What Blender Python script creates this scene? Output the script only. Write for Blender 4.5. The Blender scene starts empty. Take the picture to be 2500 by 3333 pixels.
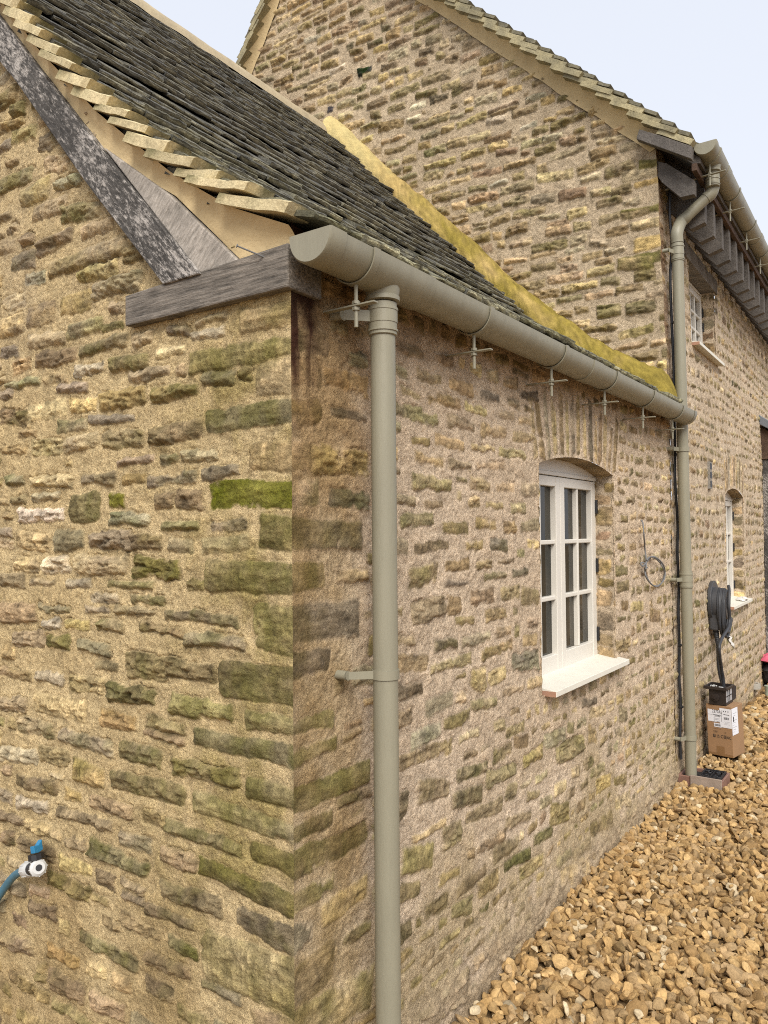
import bpy, math, random
import numpy as np
from mathutils import Vector, Matrix

# ------------------------------------------------------------------ camera, sky, sun, exposure
scene = bpy.context.scene
YAW, PITCH, ROLL = math.radians(35.1), math.radians(1.5), -0.008
CAM = np.array([1.279, -1.424, 1.56])
FPX, CXP, CYP = 2503.0, 1250.0, 1666.5
_a0 = np.array([-math.sin(YAW), math.cos(YAW), 0.0]); _r0 = np.array([math.cos(YAW), math.sin(YAW), 0.0]); _u0 = np.array([0, 0, 1.0])
AX = _a0 * math.cos(PITCH) + _u0 * math.sin(PITCH)
_uu = -_a0 * math.sin(PITCH) + _u0 * math.cos(PITCH)
RT = _r0 * math.cos(ROLL) + _uu * math.sin(ROLL)
UP = _uu * math.cos(ROLL) - _r0 * math.sin(ROLL)
cam_data = bpy.data.cameras.new('camera'); cam = bpy.data.objects.new('camera', cam_data)
scene.collection.objects.link(cam); scene.camera = cam
cam_data.sensor_fit = 'VERTICAL'; cam_data.sensor_height = 36.0; cam_data.lens = FPX / 3333.0 * 36.0
cam_data.clip_start = 0.02; cam_data.clip_end = 500
cam.matrix_world = Matrix(((RT[0], UP[0], -AX[0], CAM[0]), (RT[1], UP[1], -AX[1], CAM[1]), (RT[2], UP[2], -AX[2], CAM[2]), (0, 0, 0, 1)))

SUN_EL, SUN_AZ = math.radians(43), math.radians(140)      # azimuth clockwise from +Y
world = bpy.data.worlds.new('World'); scene.world = world; world.use_nodes = True
nt = world.node_tree; nt.nodes.clear()
w_out = nt.nodes.new('ShaderNodeOutputWorld'); w_bg = nt.nodes.new('ShaderNodeBackground')
w_sky = nt.nodes.new('ShaderNodeTexSky'); w_sky.sky_type = 'NISHITA'; w_sky.sun_disc = False
w_sky.sun_elevation = SUN_EL; w_sky.sun_rotation = SUN_AZ; w_sky.air_density = 1.0; w_sky.dust_density = 4.0; w_sky.ozone_density = 1.0
w_hs = nt.nodes.new('ShaderNodeHueSaturation'); w_hs.inputs['Saturation'].default_value = 0.30
w_mix = nt.nodes.new('ShaderNodeMixRGB'); w_mix.inputs['Fac'].default_value = 0.70; w_mix.inputs['Color2'].default_value = (6.0, 6.35, 7.1, 1)   # thin even cloud
nt.links.new(w_sky.outputs[0], w_hs.inputs['Color']); nt.links.new(w_hs.outputs[0], w_mix.inputs['Color1'])
nt.links.new(w_mix.outputs[0], w_bg.inputs['Color']); w_bg.inputs['Strength'].default_value = 0.066
nt.links.new(w_bg.outputs[0], w_out.inputs['Surface'])
sun_d = bpy.data.lights.new('sun', 'SUN'); sun = bpy.data.objects.new('sun', sun_d); scene.collection.objects.link(sun)
sun_d.energy = 1.5; sun_d.angle = math.radians(32); sun_d.color = (1.0, 0.95, 0.87)
_sd = Vector((math.sin(SUN_AZ) * math.cos(SUN_EL), math.cos(SUN_AZ) * math.cos(SUN_EL), math.sin(SUN_EL)))
sun.rotation_euler = _sd.to_track_quat('Z', 'Y').to_euler()
scene.view_settings.view_transform = 'Standard'; scene.view_settings.look = 'None'
scene.view_settings.exposure = 1.36; scene.view_settings.gamma = 1.0; scene.view_settings.use_curve_mapping = False
scene.cycles.pixel_filter_type = 'BLACKMAN_HARRIS'; scene.cycles.filter_width = 1.05
scene.cycles.use_denoising = False
scene.cycles.max_bounces = 6; scene.cycles.diffuse_bounces = 4

# ------------------------------------------------------------------ measuring: a point of the photograph on a wall or on the ground
def ray(px, py): return AX + RT * (px - CXP) / FPX - UP * (py - CYP) / FPX
def on(px, py, axis, val):
    d = ray(px, py); return CAM + d * ((val - CAM[axis]) / d[axis])
HD = math.radians(1.0)                                     # the house stands one degree off the outbuilding
HN = np.array([math.cos(HD), math.sin(HD), 0]); HT = np.array([-math.sin(HD), math.cos(HD), 0]); HO = np.array([0, 3.5, 0])
def on_house(px, py, off=0.0):                             # -> (along the wall, height)
    d = ray(px, py); o = HO + HN * off; p = CAM + d * (((o - CAM) @ HN) / (d @ HN)); return (p - HO) @ HT, p[2]
def hp(s, off, z): return HO + HT * s + HN * off + np.array([0, 0, z])

# ------------------------------------------------------------------ noise
def _hash(ix, iy, seed):
    h = (ix.astype(np.int64) * 374761393 + iy.astype(np.int64) * 668265263 + seed * 1442695041) & 0xFFFFFFFF
    h = ((h ^ (h >> 13)) * 1274126177) & 0xFFFFFFFF
    return ((h ^ (h >> 16)) & 0xFFFF) / 32767.5 - 1.0
def vnoise(x, y, seed=0):
    x = np.asarray(x, float); y = np.asarray(y, float)
    ix = np.floor(x); iy = np.floor(y); fx = x - ix; fy = y - iy
    fx = fx * fx * (3 - 2 * fx); fy = fy * fy * (3 - 2 * fy)
    a = _hash(ix, iy, seed); b = _hash(ix + 1, iy, seed); c = _hash(ix, iy + 1, seed); d = _hash(ix + 1, iy + 1, seed)
    return (a * (1 - fx) + b * fx) * (1 - fy) + (c * (1 - fx) + d * fx) * fy
def fbm(x, y, seed=0, octv=4):
    s = 0; amp = 0.5
    x = np.asarray(x, float); y = np.asarray(y, float)
    for o in range(octv):
        s = s + amp * vnoise(x * (2 ** o) + 17.3 * o, y * (2 ** o) - 9.1 * o, seed + o * 31); amp *= 0.5
    return s * 1.2
def sstep(a, b, x):
    t = np.clip((x - a) / (b - a), 0, 1); return t * t * (3 - 2 * t)

# ------------------------------------------------------------------ materials
def nodes_of(m):
    m.use_nodes = True; t = m.node_tree; return t, t.nodes['Principled BSDF']
def tex_noise(t, scale, detail=4, rough=0.6, coord='Object', stretch=None, turn=None):
    c = t.nodes.new('ShaderNodeTexCoord'); n = t.nodes.new('ShaderNodeTexNoise')
    n.inputs['Scale'].default_value = scale; n.inputs['Detail'].default_value = detail; n.inputs['Roughness'].default_value = rough
    src = c.outputs[coord]
    if turn is not None:
        mr = t.nodes.new('ShaderNodeMapping'); mr.inputs['Rotation'].default_value = (0, turn, 0); t.links.new(src, mr.inputs['Vector']); src = mr.outputs[0]
    if stretch:
        mp = t.nodes.new('ShaderNodeMapping'); mp.inputs['Scale'].default_value = stretch
        t.links.new(src, mp.inputs['Vector']); src = mp.outputs[0]
    t.links.new(src, n.inputs['Vector']); return n
def ramp(t, src, stops):
    r = t.nodes.new('ShaderNodeValToRGB'); e = r.color_ramp.elements
    while len(e) < len(stops): e.new(0.5)
    for i, (p, c) in enumerate(stops):
        e[i].position = p; e[i].color = (*c, 1) if not np.isscalar(c) else (c, c, c, 1)
    t.links.new(src, r.inputs['Fac']); return r
def mul(t, a, b, fac=1.0, kind='MULTIPLY'):
    m = t.nodes.new('ShaderNodeMixRGB'); m.blend_type = kind; m.inputs['Fac'].default_value = fac
    t.links.new(a, m.inputs['Color1']); t.links.new(b, m.inputs['Color2']); return m
def bump(t, src, dist, strength=1.0, prev=None):
    b = t.nodes.new('ShaderNodeBump'); b.inputs['Distance'].default_value = dist; b.inputs['Strength'].default_value = strength
    t.links.new(src, b.inputs['Height'])
    if prev: t.links.new(prev.outputs[0], b.inputs['Normal'])
    return b
def simple(name, col, rough=0.6, var=0.12, scale=12.0, bd=0.0, bscale=120.0, metal=0.0, stretch=None, spec=None):
    m = bpy.data.materials.new(name); t, p = nodes_of(m)
    n = tex_noise(t, scale, 5, 0.65, stretch=stretch)
    r = ramp(t, n.outputs['Fac'], [(0.25, tuple(c * (1 - var) for c in col)), (0.75, tuple(min(1, c * (1 + var)) for c in col))])
    t.links.new(r.outputs[0], p.inputs['Base Color']); p.inputs['Roughness'].default_value = rough; p.inputs['Metallic'].default_value = metal
    if spec is not None: p.inputs['Specular IOR Level'].default_value = spec
    if bd:
        b = bump(t, tex_noise(t, bscale, 4, 0.6, stretch=stretch).outputs['Fac'], bd); t.links.new(b.outputs[0], p.inputs['Normal'])
    return m
def attr_mat(name, rough=0.9, n1=(220, 0.35), n2=(30, 0.2), bd=0.0015, bscale=350, spec=0.2):
    m = bpy.data.materials.new(name); t, p = nodes_of(m)
    a = t.nodes.new('ShaderNodeAttribute'); a.attribute_name = 'Col'
    f = ramp(t, tex_noise(t, n1[0], 3, 0.6).outputs['Fac'], [(0.3, 1 - n1[1]), (0.7, 1 + n1[1])])
    g = ramp(t, tex_noise(t, n2[0], 5, 0.65).outputs['Fac'], [(0.3, 1 - n2[1]), (0.7, 1 + n2[1])])
    c = mul(t, mul(t, a.outputs['Color'], f.outputs[0]).outputs[0], g.outputs[0])
    t.links.new(c.outputs[0], p.inputs['Base Color']); p.inputs['Roughness'].default_value = rough; p.inputs['Specular IOR Level'].default_value = spec
    b1 = bump(t, tex_noise(t, bscale, 4, 0.7).outputs['Fac'], bd)
    b2 = bump(t, tex_noise(t, bscale * 0.3, 4, 0.6).outputs['Fac'], bd * 2.2, 1.0, b1)
    t.links.new(b2.outputs[0], p.inputs['Normal']); return m

def wall_material(name):
    m = bpy.data.materials.new(name); t, p = nodes_of(m)
    a = t.nodes.new('ShaderNodeAttribute'); a.attribute_name = 'Col'
    k = t.nodes.new('ShaderNodeAttribute'); k.attribute_name = 'mort'
    grain = tex_noise(t, 400, 3, 0.75)                      # sand grains of the lime mortar
    mid = tex_noise(t, 110, 5, 0.7)
    big = tex_noise(t, 9, 4, 0.6)
    pits = tex_noise(t, 230, 2, 0.6)
    f1 = ramp(t, grain.outputs['Fac'], [(0.28, 0.42), (0.5, 1.0), (0.72, 1.5)])
    f2 = ramp(t, mid.outputs['Fac'], [(0.28, 0.62), (0.72, 1.34)])
    f3 = ramp(t, big.outputs['Fac'], [(0.3, 0.88), (0.7, 1.1)])
    pt = ramp(t, pits.outputs['Fac'], [(0.26, 0.35), (0.36, 1.0)])
    c = mul(t, a.outputs['Color'], f1.outputs[0], 0.8); c = mul(t, c.outputs[0], f2.outputs[0], 0.8)
    c = mul(t, c.outputs[0], f3.outputs[0]); c = mul(t, c.outputs[0], pt.outputs[0], 0.6)
    t.links.new(c.outputs[0], p.inputs['Base Color']); p.inputs['Roughness'].default_value = 0.95; p.inputs['Specular IOR Level'].default_value = 0.15
    bm = t.nodes.new('ShaderNodeMath'); bm.operation = 'MULTIPLY_ADD'; bm.inputs[1].default_value = 0.55; bm.inputs[2].default_value = 0.55
    t.links.new(k.outputs['Fac'], bm.inputs[0])
    b1 = bump(t, grain.outputs['Fac'], 0.006); t.links.new(bm.outputs[0], b1.inputs['Strength'])
    b2 = bump(t, mid.outputs['Fac'], 0.009, 0.9, b1); b3 = bump(t, pt.outputs[0], 0.003, 0.6, b2)
    t.links.new(b3.outputs[0], p.inputs['Normal']); return m

def wood_material(name, dark, light, along=(1, 1, 1), paint=None, rough=0.85, turn=None):
    m = bpy.data.materials.new(name); t, p = nodes_of(m)
    g = tex_noise(t, 110, 6, 0.7, stretch=along, turn=turn); h = tex_noise(t, 9, 5, 0.65); s = tex_noise(t, 75, 6, 0.85, stretch=tuple(0.2 + 0.8 * q for q in along), turn=turn)
    r = ramp(t, g.outputs['Fac'], [(0.3, dark), (0.7, light)])
    q = ramp(t, h.outputs['Fac'], [(0.3, 0.7), (0.7, 1.2)])
    c = mul(t, r.outputs[0], q.outputs[0])
    last = c
    if paint:
        ad = t.nodes.new('ShaderNodeMath'); ad.operation = 'MULTIPLY_ADD'; ad.inputs[1].default_value = 0.55; t.links.new(tex_noise(t, 3.2, 3, 0.6).outputs['Fac'], ad.inputs[0]); t.links.new(s.outputs['Fac'], ad.inputs[2])
        f = ramp(t, ad.outputs[0], [(0.795, 0.0), (0.93, 0.9)])
        mx = t.nodes.new('ShaderNodeMixRGB'); mx.inputs['Color2'].default_value = (*paint, 1)
        t.links.new(f.outputs[0], mx.inputs['Fac']); t.links.new(c.outputs[0], mx.inputs['Color1']); last = mx
    t.links.new(last.outputs[0], p.inputs['Base Color']); p.inputs['Roughness'].default_value = rough; p.inputs['Specular IOR Level'].default_value = 0.2
    b = bump(t, g.outputs['Fac'], 0.004); b2 = bump(t, h.outputs['Fac'], 0.006, 1.0, b); t.links.new(b2.outputs[0], p.inputs['Normal']); return m

M = {}
M['wall'] = wall_material('rubble_stone')
M['slate'] = attr_mat('stone_slate', 0.9, (160, 0.35), (26, 0.3), 0.0022, 180)
M['verge'] = attr_mat('limewashed_slate', 0.92, (120, 0.2), (18, 0.18), 0.002, 160)
M['moss'] = attr_mat('mossy_mortar', 0.98, (200, 0.22), (22, 0.16), 0.003, 220)
M['gravel'] = attr_mat('golden_gravel', 0.92, (110, 0.22), (35, 0.15), 0.0016, 260)
M['render'] = simple('cream_mortar', (0.56, 0.43, 0.235), 0.95, 0.16, 7, 0.003, 60)
M['ridge'] = simple('grey_ridge_mortar', (0.36, 0.295, 0.19), 0.95, 0.22, 9, 0.004, 50)
M['oak_dark'] = wood_material('black_oak', (0.030, 0.028, 0.026), (0.10, 0.092, 0.084), (.16, 1, 1), (0.44, 0.405, 0.37), turn=-math.pi / 4)
M['oak_grey'] = wood_material('silver_oak', (0.19, 0.17, 0.145), (0.48, 0.43, 0.375), (1, 1, .22), turn=-math.pi / 4)
M['oak_brown'] = wood_material('weathered_oak', (0.055, 0.049, 0.042), (0.27, 0.235, 0.198), (0.10, 1, 1.4))
M['joist'] = wood_material('grey_painted_timber', (0.07, 0.062, 0.056), (0.16, 0.142, 0.125))
M['joist_edge'] = simple('worn_timber_edge', (0.2, 0.17, 0.15), 0.85, 0.2)
M['batten'] = wood_material('red_brown_timber', (0.05, 0.032, 0.022), (0.12, 0.075, 0.052), (1, 0.2, 1))
M['plastic'] = simple('olive_grey_plastic', (0.235, 0.218, 0.158), 0.45, 0.13, 16, 0.0006, 260, spec=0.4, stretch=(1, 1, .16))
M['paint'] = simple('cream_paint', (0.62, 0.585, 0.52), 0.45, 0.03, 20, 0.0004, 90)
M['sill'] = simple('stone_white_sill', (0.64, 0.61, 0.525), 0.6, 0.07, 14, 0.0008, 90)
M['sill_end'] = simple('raw_terracotta_timber', (0.36, 0.2, 0.13), 0.8, 0.15, 30)
M['black'] = simple('black_iron', (0.012, 0.012, 0.014), 0.5, 0.2)
M['cable'] = simple('black_cable_sheath', (0.02, 0.021, 0.024), 0.5, 0.2)
M['grey_cable'] = simple('grey_cable_sheath', (0.14, 0.14, 0.14), 0.55, 0.1)
M['lead'] = simple('lead_sheet', (0.13, 0.145, 0.165), 0.6, 0.15, 9, 0.002, 20)
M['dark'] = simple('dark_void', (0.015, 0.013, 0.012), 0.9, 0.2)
M['earth'] = simple('sandy_ground', (0.24, 0.152, 0.068), 0.95, 0.25, 14, 0.01, 40)
M['cement'] = simple('grey_cement', (0.22, 0.2, 0.17), 0.95, 0.2, 16, 0.006, 60)
# ------------------------------------------------------------------ object helpers
_g = bpy.data.materials.new('window_glass'); _t, _p = nodes_of(_g)
_n = tex_noise(_t, 5, 4, 0.6, stretch=(1, 1, .5)); _r = ramp(_t, _n.outputs['Fac'], [(0.35, (0.008, 0.010, 0.008)), (0.7, (0.06, 0.05, 0.036))])
_t.links.new(_r.outputs[0], _p.inputs['Base Color']); _p.inputs['Roughness'].default_value = 0.04; _p.inputs['Specular IOR Level'].default_value = 0.22
M['glass'] = _g
def tag(o, label=None, cat=None, group=None, kind=None):
    if label: o['label'] = label
    if cat: o['category'] = cat
    if group: o['group'] = group
    if kind: o['kind'] = kind
    return o
def empty(name, loc, label=None, cat=None, group=None, rz=0.0):
    o = bpy.data.objects.new(name, None); scene.collection.objects.link(o); o.empty_display_size = 0.1
    o.location = Vector([float(c) for c in loc]); o.rotation_euler = (0, 0, rz)
    return tag(o, label, cat, group)
def root_matrix(o):
    m = Matrix.Translation(o.location) @ o.rotation_euler.to_matrix().to_4x4()
    return root_matrix(o.parent) @ m if o.parent else m
def link(name, me, mat, parent=None):
    o = bpy.data.objects.new(name, me); scene.collection.objects.link(o)
    if mat is not None and not me.materials: me.materials.append(M[mat] if isinstance(mat, str) else mat)
    if parent is not None:
        o.parent = parent; me.transform(root_matrix(parent).inverted())
    return o
def grid_mesh(name, co, quads, smooth=True, col=None, mort=None):
    co = np.ascontiguousarray(co, dtype=np.float32); quads = np.ascontiguousarray(quads, dtype=np.int32)
    me = bpy.data.meshes.new(name); nv, nf = len(co), len(quads); k = quads.shape[1]
    me.vertices.add(nv); me.vertices.foreach_set('co', co.ravel())
    me.loops.add(nf * k); me.loops.foreach_set('vertex_index', quads.ravel())
    me.polygons.add(nf); me.polygons.foreach_set('loop_start', np.arange(0, nf * k, k, dtype=np.int32))
    me.polygons.foreach_set('use_smooth', np.full(nf, smooth, dtype=bool))
    if col is not None:
        a = me.color_attributes.new('Col', 'FLOAT_COLOR', 'POINT'); c4 = np.ones((nv, 4), np.float32); c4[:, :3] = np.clip(col, 0.003, 0.95); a.data.foreach_set('color', c4.ravel())
    if mort is not None:
        a = me.attributes.new('mort', 'FLOAT', 'POINT'); a.data.foreach_set('value', np.ascontiguousarray(mort, np.float32))
    me.update(calc_edges=True); me.validate(); return me
class MB:
    """collects simple shapes into ONE mesh, world coordinates"""
    def __init__(s): s.v = []; s.f = []
    def add(s, vs, fs):
        b = len(s.v); s.v += [tuple(float(c) for c in q) for q in vs]; s.f += [tuple(b + i for i in f) for f in fs]; return s
    def box(s, c, size, rot=None):
        vs = []
        for x in (-.5, .5):
            for y in (-.5, .5):
                for z in (-.5, .5):
                    q = Vector((x * size[0], y * size[1], z * size[2]))
                    if rot is not None: q = rot @ q
                    vs.append((c[0] + q[0], c[1] + q[1], c[2] + q[2]))
        return s.add(vs, [(0, 1, 3, 2), (4, 6, 7, 5), (0, 4, 5, 1), (2, 3, 7, 6), (0, 2, 6, 4), (1, 5, 7, 3)])
    def prism(s, poly, vec):                                # poly: 3-D points in a plane, pushed along vec
        n = len(poly); vec = np.array(vec, float); a = [np.array(p, float) for p in poly]
        return s.add(a + [p + vec for p in a], [tuple(range(n))[::-1], tuple(range(n, 2 * n))] + [(i, (i + 1) % n, n + (i + 1) % n, n + i) for i in range(n)])
    def tube(s, pts, r, seg=12, caps=True):
        pts = [Vector([float(c) for c in p]) for p in pts]; rr = r if hasattr(r, '__len__') else [r] * len(pts)
        vs = []; fs = []; prev = None
        for i, p in enumerate(pts):
            d = (pts[min(i + 1, len(pts) - 1)] - pts[max(i - 1, 0)])
            if d.length < 1e-9: d = prev_d
            d = d.normalized(); prev_d = d
            if prev is None: x = d.orthogonal().normalized()
            else:
                x = prev - d * prev.dot(d); x = x.normalized() if x.length > 1e-6 else d.orthogonal().normalized()
            prev = x; y = d.cross(x)
            for k in range(seg):
                t = 2 * math.pi * k / seg; vs.append(p + (x * math.cos(t) + y * math.sin(t)) * rr[i])
        for i in range(len(pts) - 1):
            for k in range(seg):
                a = i * seg + k; b = i * seg + (k + 1) % seg; fs.append((a, b, b + seg, a + seg))
        if caps: fs += [tuple(range(seg))[::-1], tuple(range((len(pts) - 1) * seg, len(pts) * seg))]
        return s.add(vs, fs)
    def build(s, name, mat, parent=None, smooth=False, bevel=0.0, angle=35):
        me = bpy.data.meshes.new(name); me.from_pydata(s.v, [], s.f); me.validate()
        o = link(name, me, mat, parent)
        if smooth:
            me.polygons.foreach_set('use_smooth', [True] * len(me.polygons)); me.set_sharp_from_angle(angle=math.radians(angle))
        if bevel:
            b = o.modifiers.new('bevel', 'BEVEL'); b.width = bevel; b.segments = 2; b.limit_method = 'ANGLE'; b.angle_limit = math.radians(40)
        return o
def smooth_path(pts, n=8):                                  # Catmull-Rom
    P = [np.array(p, float) for p in pts]; P = [2 * P[0] - P[1]] + P + [2 * P[-1] - P[-2]]; out = []
    for i in range(1, len(P) - 2):
        for k in range(n):
            t = k / n; a, b, c, d = P[i - 1], P[i], P[i + 1], P[i + 2]
            out.append(0.5 * ((2 * b) + (c - a) * t + (2 * a - 5 * b + 4 * c - d) * t * t + (3 * b - a - 3 * c + d) * t ** 3))
    out.append(P[-2]); return out
def text_mesh(name, body, size, origin, xdir, ydir, mat, parent, sx=1.0, align='LEFT'):
    c = bpy.data.curves.new(name, 'FONT'); c.body = body; c.size = size; c.align_x = align; c.resolution_u = 2
    o = bpy.data.objects.new(name, c); scene.collection.objects.link(o); bpy.context.view_layer.update()
    me = bpy.data.meshes.new_from_object(o.evaluated_get(bpy.context.evaluated_depsgraph_get())); me.name = name
    bpy.data.objects.remove(o); bpy.data.curves.remove(c)
    xd = Vector(xdir).normalized(); yd = Vector(ydir).normalized(); zd = xd.cross(yd)
    me.transform(Matrix(((xd[0] * sx, yd[0], zd[0], origin[0]), (xd[1] * sx, yd[1], zd[1], origin[1]), (xd[2] * sx, yd[2], zd[2], origin[2]), (0, 0, 0, 1))))
    me.materials.clear(); return link(name, me, mat, parent)

# ------------------------------------------------------------------ rubble walls: a height field of stones in lime mortar
PAL = dict(t=(.42, .315, .175), y=(.45, .335, .15), o=(.44, .295, .12), b=(.285, .205, .118), g=(.33, .275, .19), d=(.195, .162, .115), w=(.50, .425, .295),
           r=(.28, .185, .115), G=(.185, .165, .034), m=(.215, .178, .072), M=(.26, .21, .11), n=(.345, .255, .165), k=(.05, .045, .045), e=(.335, .29, .185))
DRY = dict(m=(.235, .188, .105), M=(.27, .215, .13), G=(.22, .185, .09), y=(.43, .335, .175), o=(.43, .305, .145))   # the drier walls
class Wall:
    def __init__(s, rng, mortar, mort2, relief, rough, tint=(1, 1, 1), smear=0.0, edge=0.0022, moss=.5, lift=1.1):
        s.st = []; s.rng = random.Random(rng); s.seed = rng; s.mortar = np.array(mortar); s.mort2 = np.array(mort2)
        s.relief, s.rough, s.tint, s.smear, s.edge, s.moss, s.lift = relief, rough, np.array(tint), smear, edge, moss, lift
    def stone(s, cu, cv, w, h, ang=0.0, col='t', smooth=None, relief=None):
        s.st.append(dict(u=cu, v=cv, w=w, h=h, a=ang, c=col, s=smooth, r=relief))
    def listed(s, text, ox, oy, k, tf, ext=None, hk=1.02):
        """rows 'x0 y0 x1 y1 thickness colour' measured on an enlargement; tf turns a pixel into (along wall, height)"""
        for row in text.split(','):
            q = row.split()
            if len(q) < 6: continue
            x0, y0, x1, y1, th = [float(c) for c in q[:5]]
            A = tf(ox + x0 * k, oy + y0 * k); B = tf(ox + x1 * k, oy + y1 * k)
            xm, ym = (x0 + x1) / 2, (y0 + y1) / 2
            T = tf(ox + xm * k, oy + (ym - th / 2) * k); D = tf(ox + xm * k, oy + (ym + th / 2) * k)
            if A[0] > B[0]: A, B = B, A
            w = math.hypot(B[0] - A[0], B[1] - A[1]); h = abs(T[1] - D[1]) * hk; sm = None
            u0, u1 = A[0], B[0]
            if ext == 'max' and u1 > -0.035: u1 = 0.06; sm = 0.35
            if ext == 'min' and u0 < 0.035: u0 = -0.06; sm = 0.35
            s.stone((u0 + u1) / 2, (A[1] + B[1]) / 2, max(u1 - u0, 0.02), h, math.atan2(B[1] - A[1], B[0] - A[0]) * 0.8, q[5], sm)
    def fill(s, u0, u1, v0, v1, course, width, gap, cols, keep=None, small=60, marg=.6):
        R = s.rng; res = 0.01; nu, nv = int((u1 - u0) / res) + 1, int((v1 - v0) / res) + 1
        occ = np.zeros((nv, nu), bool)
        def cells(cu, cv, w, h):
            return (max(0, int((cv - h / 2 - v0) / res)), min(nv, int((cv + h / 2 - v0) / res) + 1), max(0, int((cu - w / 2 - u0) / res)), min(nu, int((cu + w / 2 - u0) / res) + 1))
        for t in s.st:
            a = cells(t['u'], t['v'], t['w'] + gap * marg, t['h'] + gap * marg); occ[a[0]:a[1], a[2]:a[3]] = True
        def free(cu, cv, w, h):
            a = cells(cu, cv, w, h)
            if a[1] <= a[0] or a[3] <= a[2]: return False
            return occ[a[0]:a[1], a[2]:a[3]].mean() < 0.12
        def put(cu, cv, w, h):
            if keep is not None and not keep(cu, cv): return
            s.stone(cu, cv, w, h, R.gauss(0, 0.035), R.choice(cols))
            a = cells(cu, cv, w + gap * 0.7, h + gap * 0.7); occ[a[0]:a[1], a[2]:a[3]] = True
        z = v0
        while z < v1:
            h = R.uniform(*course); u = u0 + R.uniform(-0.1, 0)
            while u < u1:
                w = R.uniform(*width) * (0.75 + 0.25 * h / course[1]); cv = z + h / 2 + 0.018 * math.sin(u * 2.3 + z * 9) + R.gauss(0, 0.004)
                hh = h - gap * R.uniform(0.75, 1.25); cu = u + w / 2
                if free(cu, cv, w - gap, hh):
                    if R.random() < 0.10 and hh > 0.055:
                        put(cu, cv + hh * .28, w - gap, hh * .42); put(cu, cv - hh * .28, w - gap, hh * .42)
                    else: put(cu, cv, w - gap, hh * R.uniform(0.82, 1.0))
                else:
                    for f in (0.6, 0.38):
                        ok = [du for du in (-0.2 * w, 0, 0.2 * w) if free(cu + du, cv, (w - gap) * f, hh * 0.85)]
                        if ok: put(cu + ok[0], cv, (w - gap) * f, hh * 0.85); break
                u += w
            z += h
        for k in range(small * 14):
            cu, cv = R.uniform(u0, u1), R.uniform(v0, v1); w, h = R.uniform(.08, .17), R.uniform(.035, .06)
            if free(cu, cv, w + gap * .4, h + gap * .4): put(cu, cv, w, h)
        for k in range(small * 20):
            cu, cv = R.uniform(u0, u1), R.uniform(v0, v1); w, h = R.uniform(.035, .09), R.uniform(.02, .036)
            if free(cu, cv, w + .012, h + .012): put(cu, cv, w, h)
    def build(s, name, parent, U, V, place, keep, cmin=None, cmax=None, post=None, snap=None):
        U = np.asarray(U, float); V = np.asarray(V, float); nu, nv = len(U), len(V)
        u, v = np.meshgrid(U, V); sd = s.seed * 7
        if snap is not None: u, v = snap(u, v)
        N1 = fbm(u * 4, v * 4, sd + 1); N2 = fbm(u * 16, v * 16, sd + 2); N3 = fbm(u * 55, v * 55, sd + 3); N4 = fbm(u * 11, v * 46, sd + 4); N5 = fbm(u * 34, v * 34, sd + 5)
        N6 = vnoise(u * 130, v * 7, sd + 6); N7 = fbm(u * 22, v * 90, sd + 8); N8 = vnoise(u * 240, v * 240, sd + 11); N9 = fbm(u * 9 + 5, v * 52 + 0.6 * N2, sd + 12, 3)
        wu = u + 0.010 * N2 + 0.0045 * N3; wv = v + 0.008 * fbm(u * 17 + 40, v * 17, sd + 9) + 0.004 * fbm(u * 60, v * 60, sd + 10)
        H = 0.004 * N1 + 0.0045 * N2 + 0.0035 * N3
        C = s.mortar + (s.mort2 - s.mortar) * np.clip(0.5 + 0.9 * N1 + 0.4 * N2, 0, 1)[..., None]
        C = C * (1 + 0.20 * N3 + 0.16 * N5 + .10 * N8)[..., None]; H = H + .0011 * N8; MT = np.ones_like(u)
        for i, t in enumerate(s.st):
            R = random.Random(s.seed * 1000 + i)
            pad = 0.03; ca, sa = math.cos(t['a']), math.sin(t['a']); hw, hh = t['w'] / 2, t['h'] / 2
            ex = abs(hw * ca) + abs(hh * sa) + pad; ey = abs(hw * sa) + abs(hh * ca) + pad
            i0, i1 = np.searchsorted(U, (t['u'] - ex, t['u'] + ex)); j0, j1 = np.searchsorted(V, (t['v'] - ey, t['v'] + ey))
            if i1 - i0 < 2 or j1 - j0 < 2: continue
            S = (slice(j0, j1), slice(i0, i1)); x = wu[S] - t['u']; y = wv[S] - t['v']
            p = x * ca + y * sa; q = -x * sa + y * ca
            rr = min(hw, hh) * R.uniform(0.15, 0.62)
            skew = R.uniform(-0.22, 0.22); q2 = q + skew * hh * p / hw; taper = 1 + R.uniform(-0.16, 0.16) * p / hw
            ax_ = np.abs(p) - hw + rr; ay = np.abs(q2) - hh * taper + rr
            d = np.hypot(np.maximum(ax_, 0), np.maximum(ay, 0)) + np.minimum(np.maximum(ax_, ay), 0) - rr
            smooth = t['s'] if t['s'] is not None else R.choice((0.45, 0.8, 1.0, 1.0, 1.35))
            d = d + 0.0055 * smooth * N5[S] + 0.006 * smooth * N4[S]
            e = s.edge * R.choice((0.8, 1.0, 1.3, 2.6)); cov = sstep(e, -e, d)
            if s.smear:
                cov = cov * sstep(-0.95 + s.smear, -0.25 + s.smear, N2[S] * 0.8 + N3[S] * 0.5 + np.clip(-d / min(hw, hh), 0, 1) * 0.9 + R.uniform(-.15, .35))
            rel = (t['r'] if t['r'] is not None else s.relief * R.uniform(0.35, 1.35)) * (0.6 if t['s'] else 1)
            dome = 1 - np.exp(-np.maximum(-d, 0) / 0.011)
            layer = np.abs(N4[S]) * 1.1 - 0.25 + 0.7 * N7[S]
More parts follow.
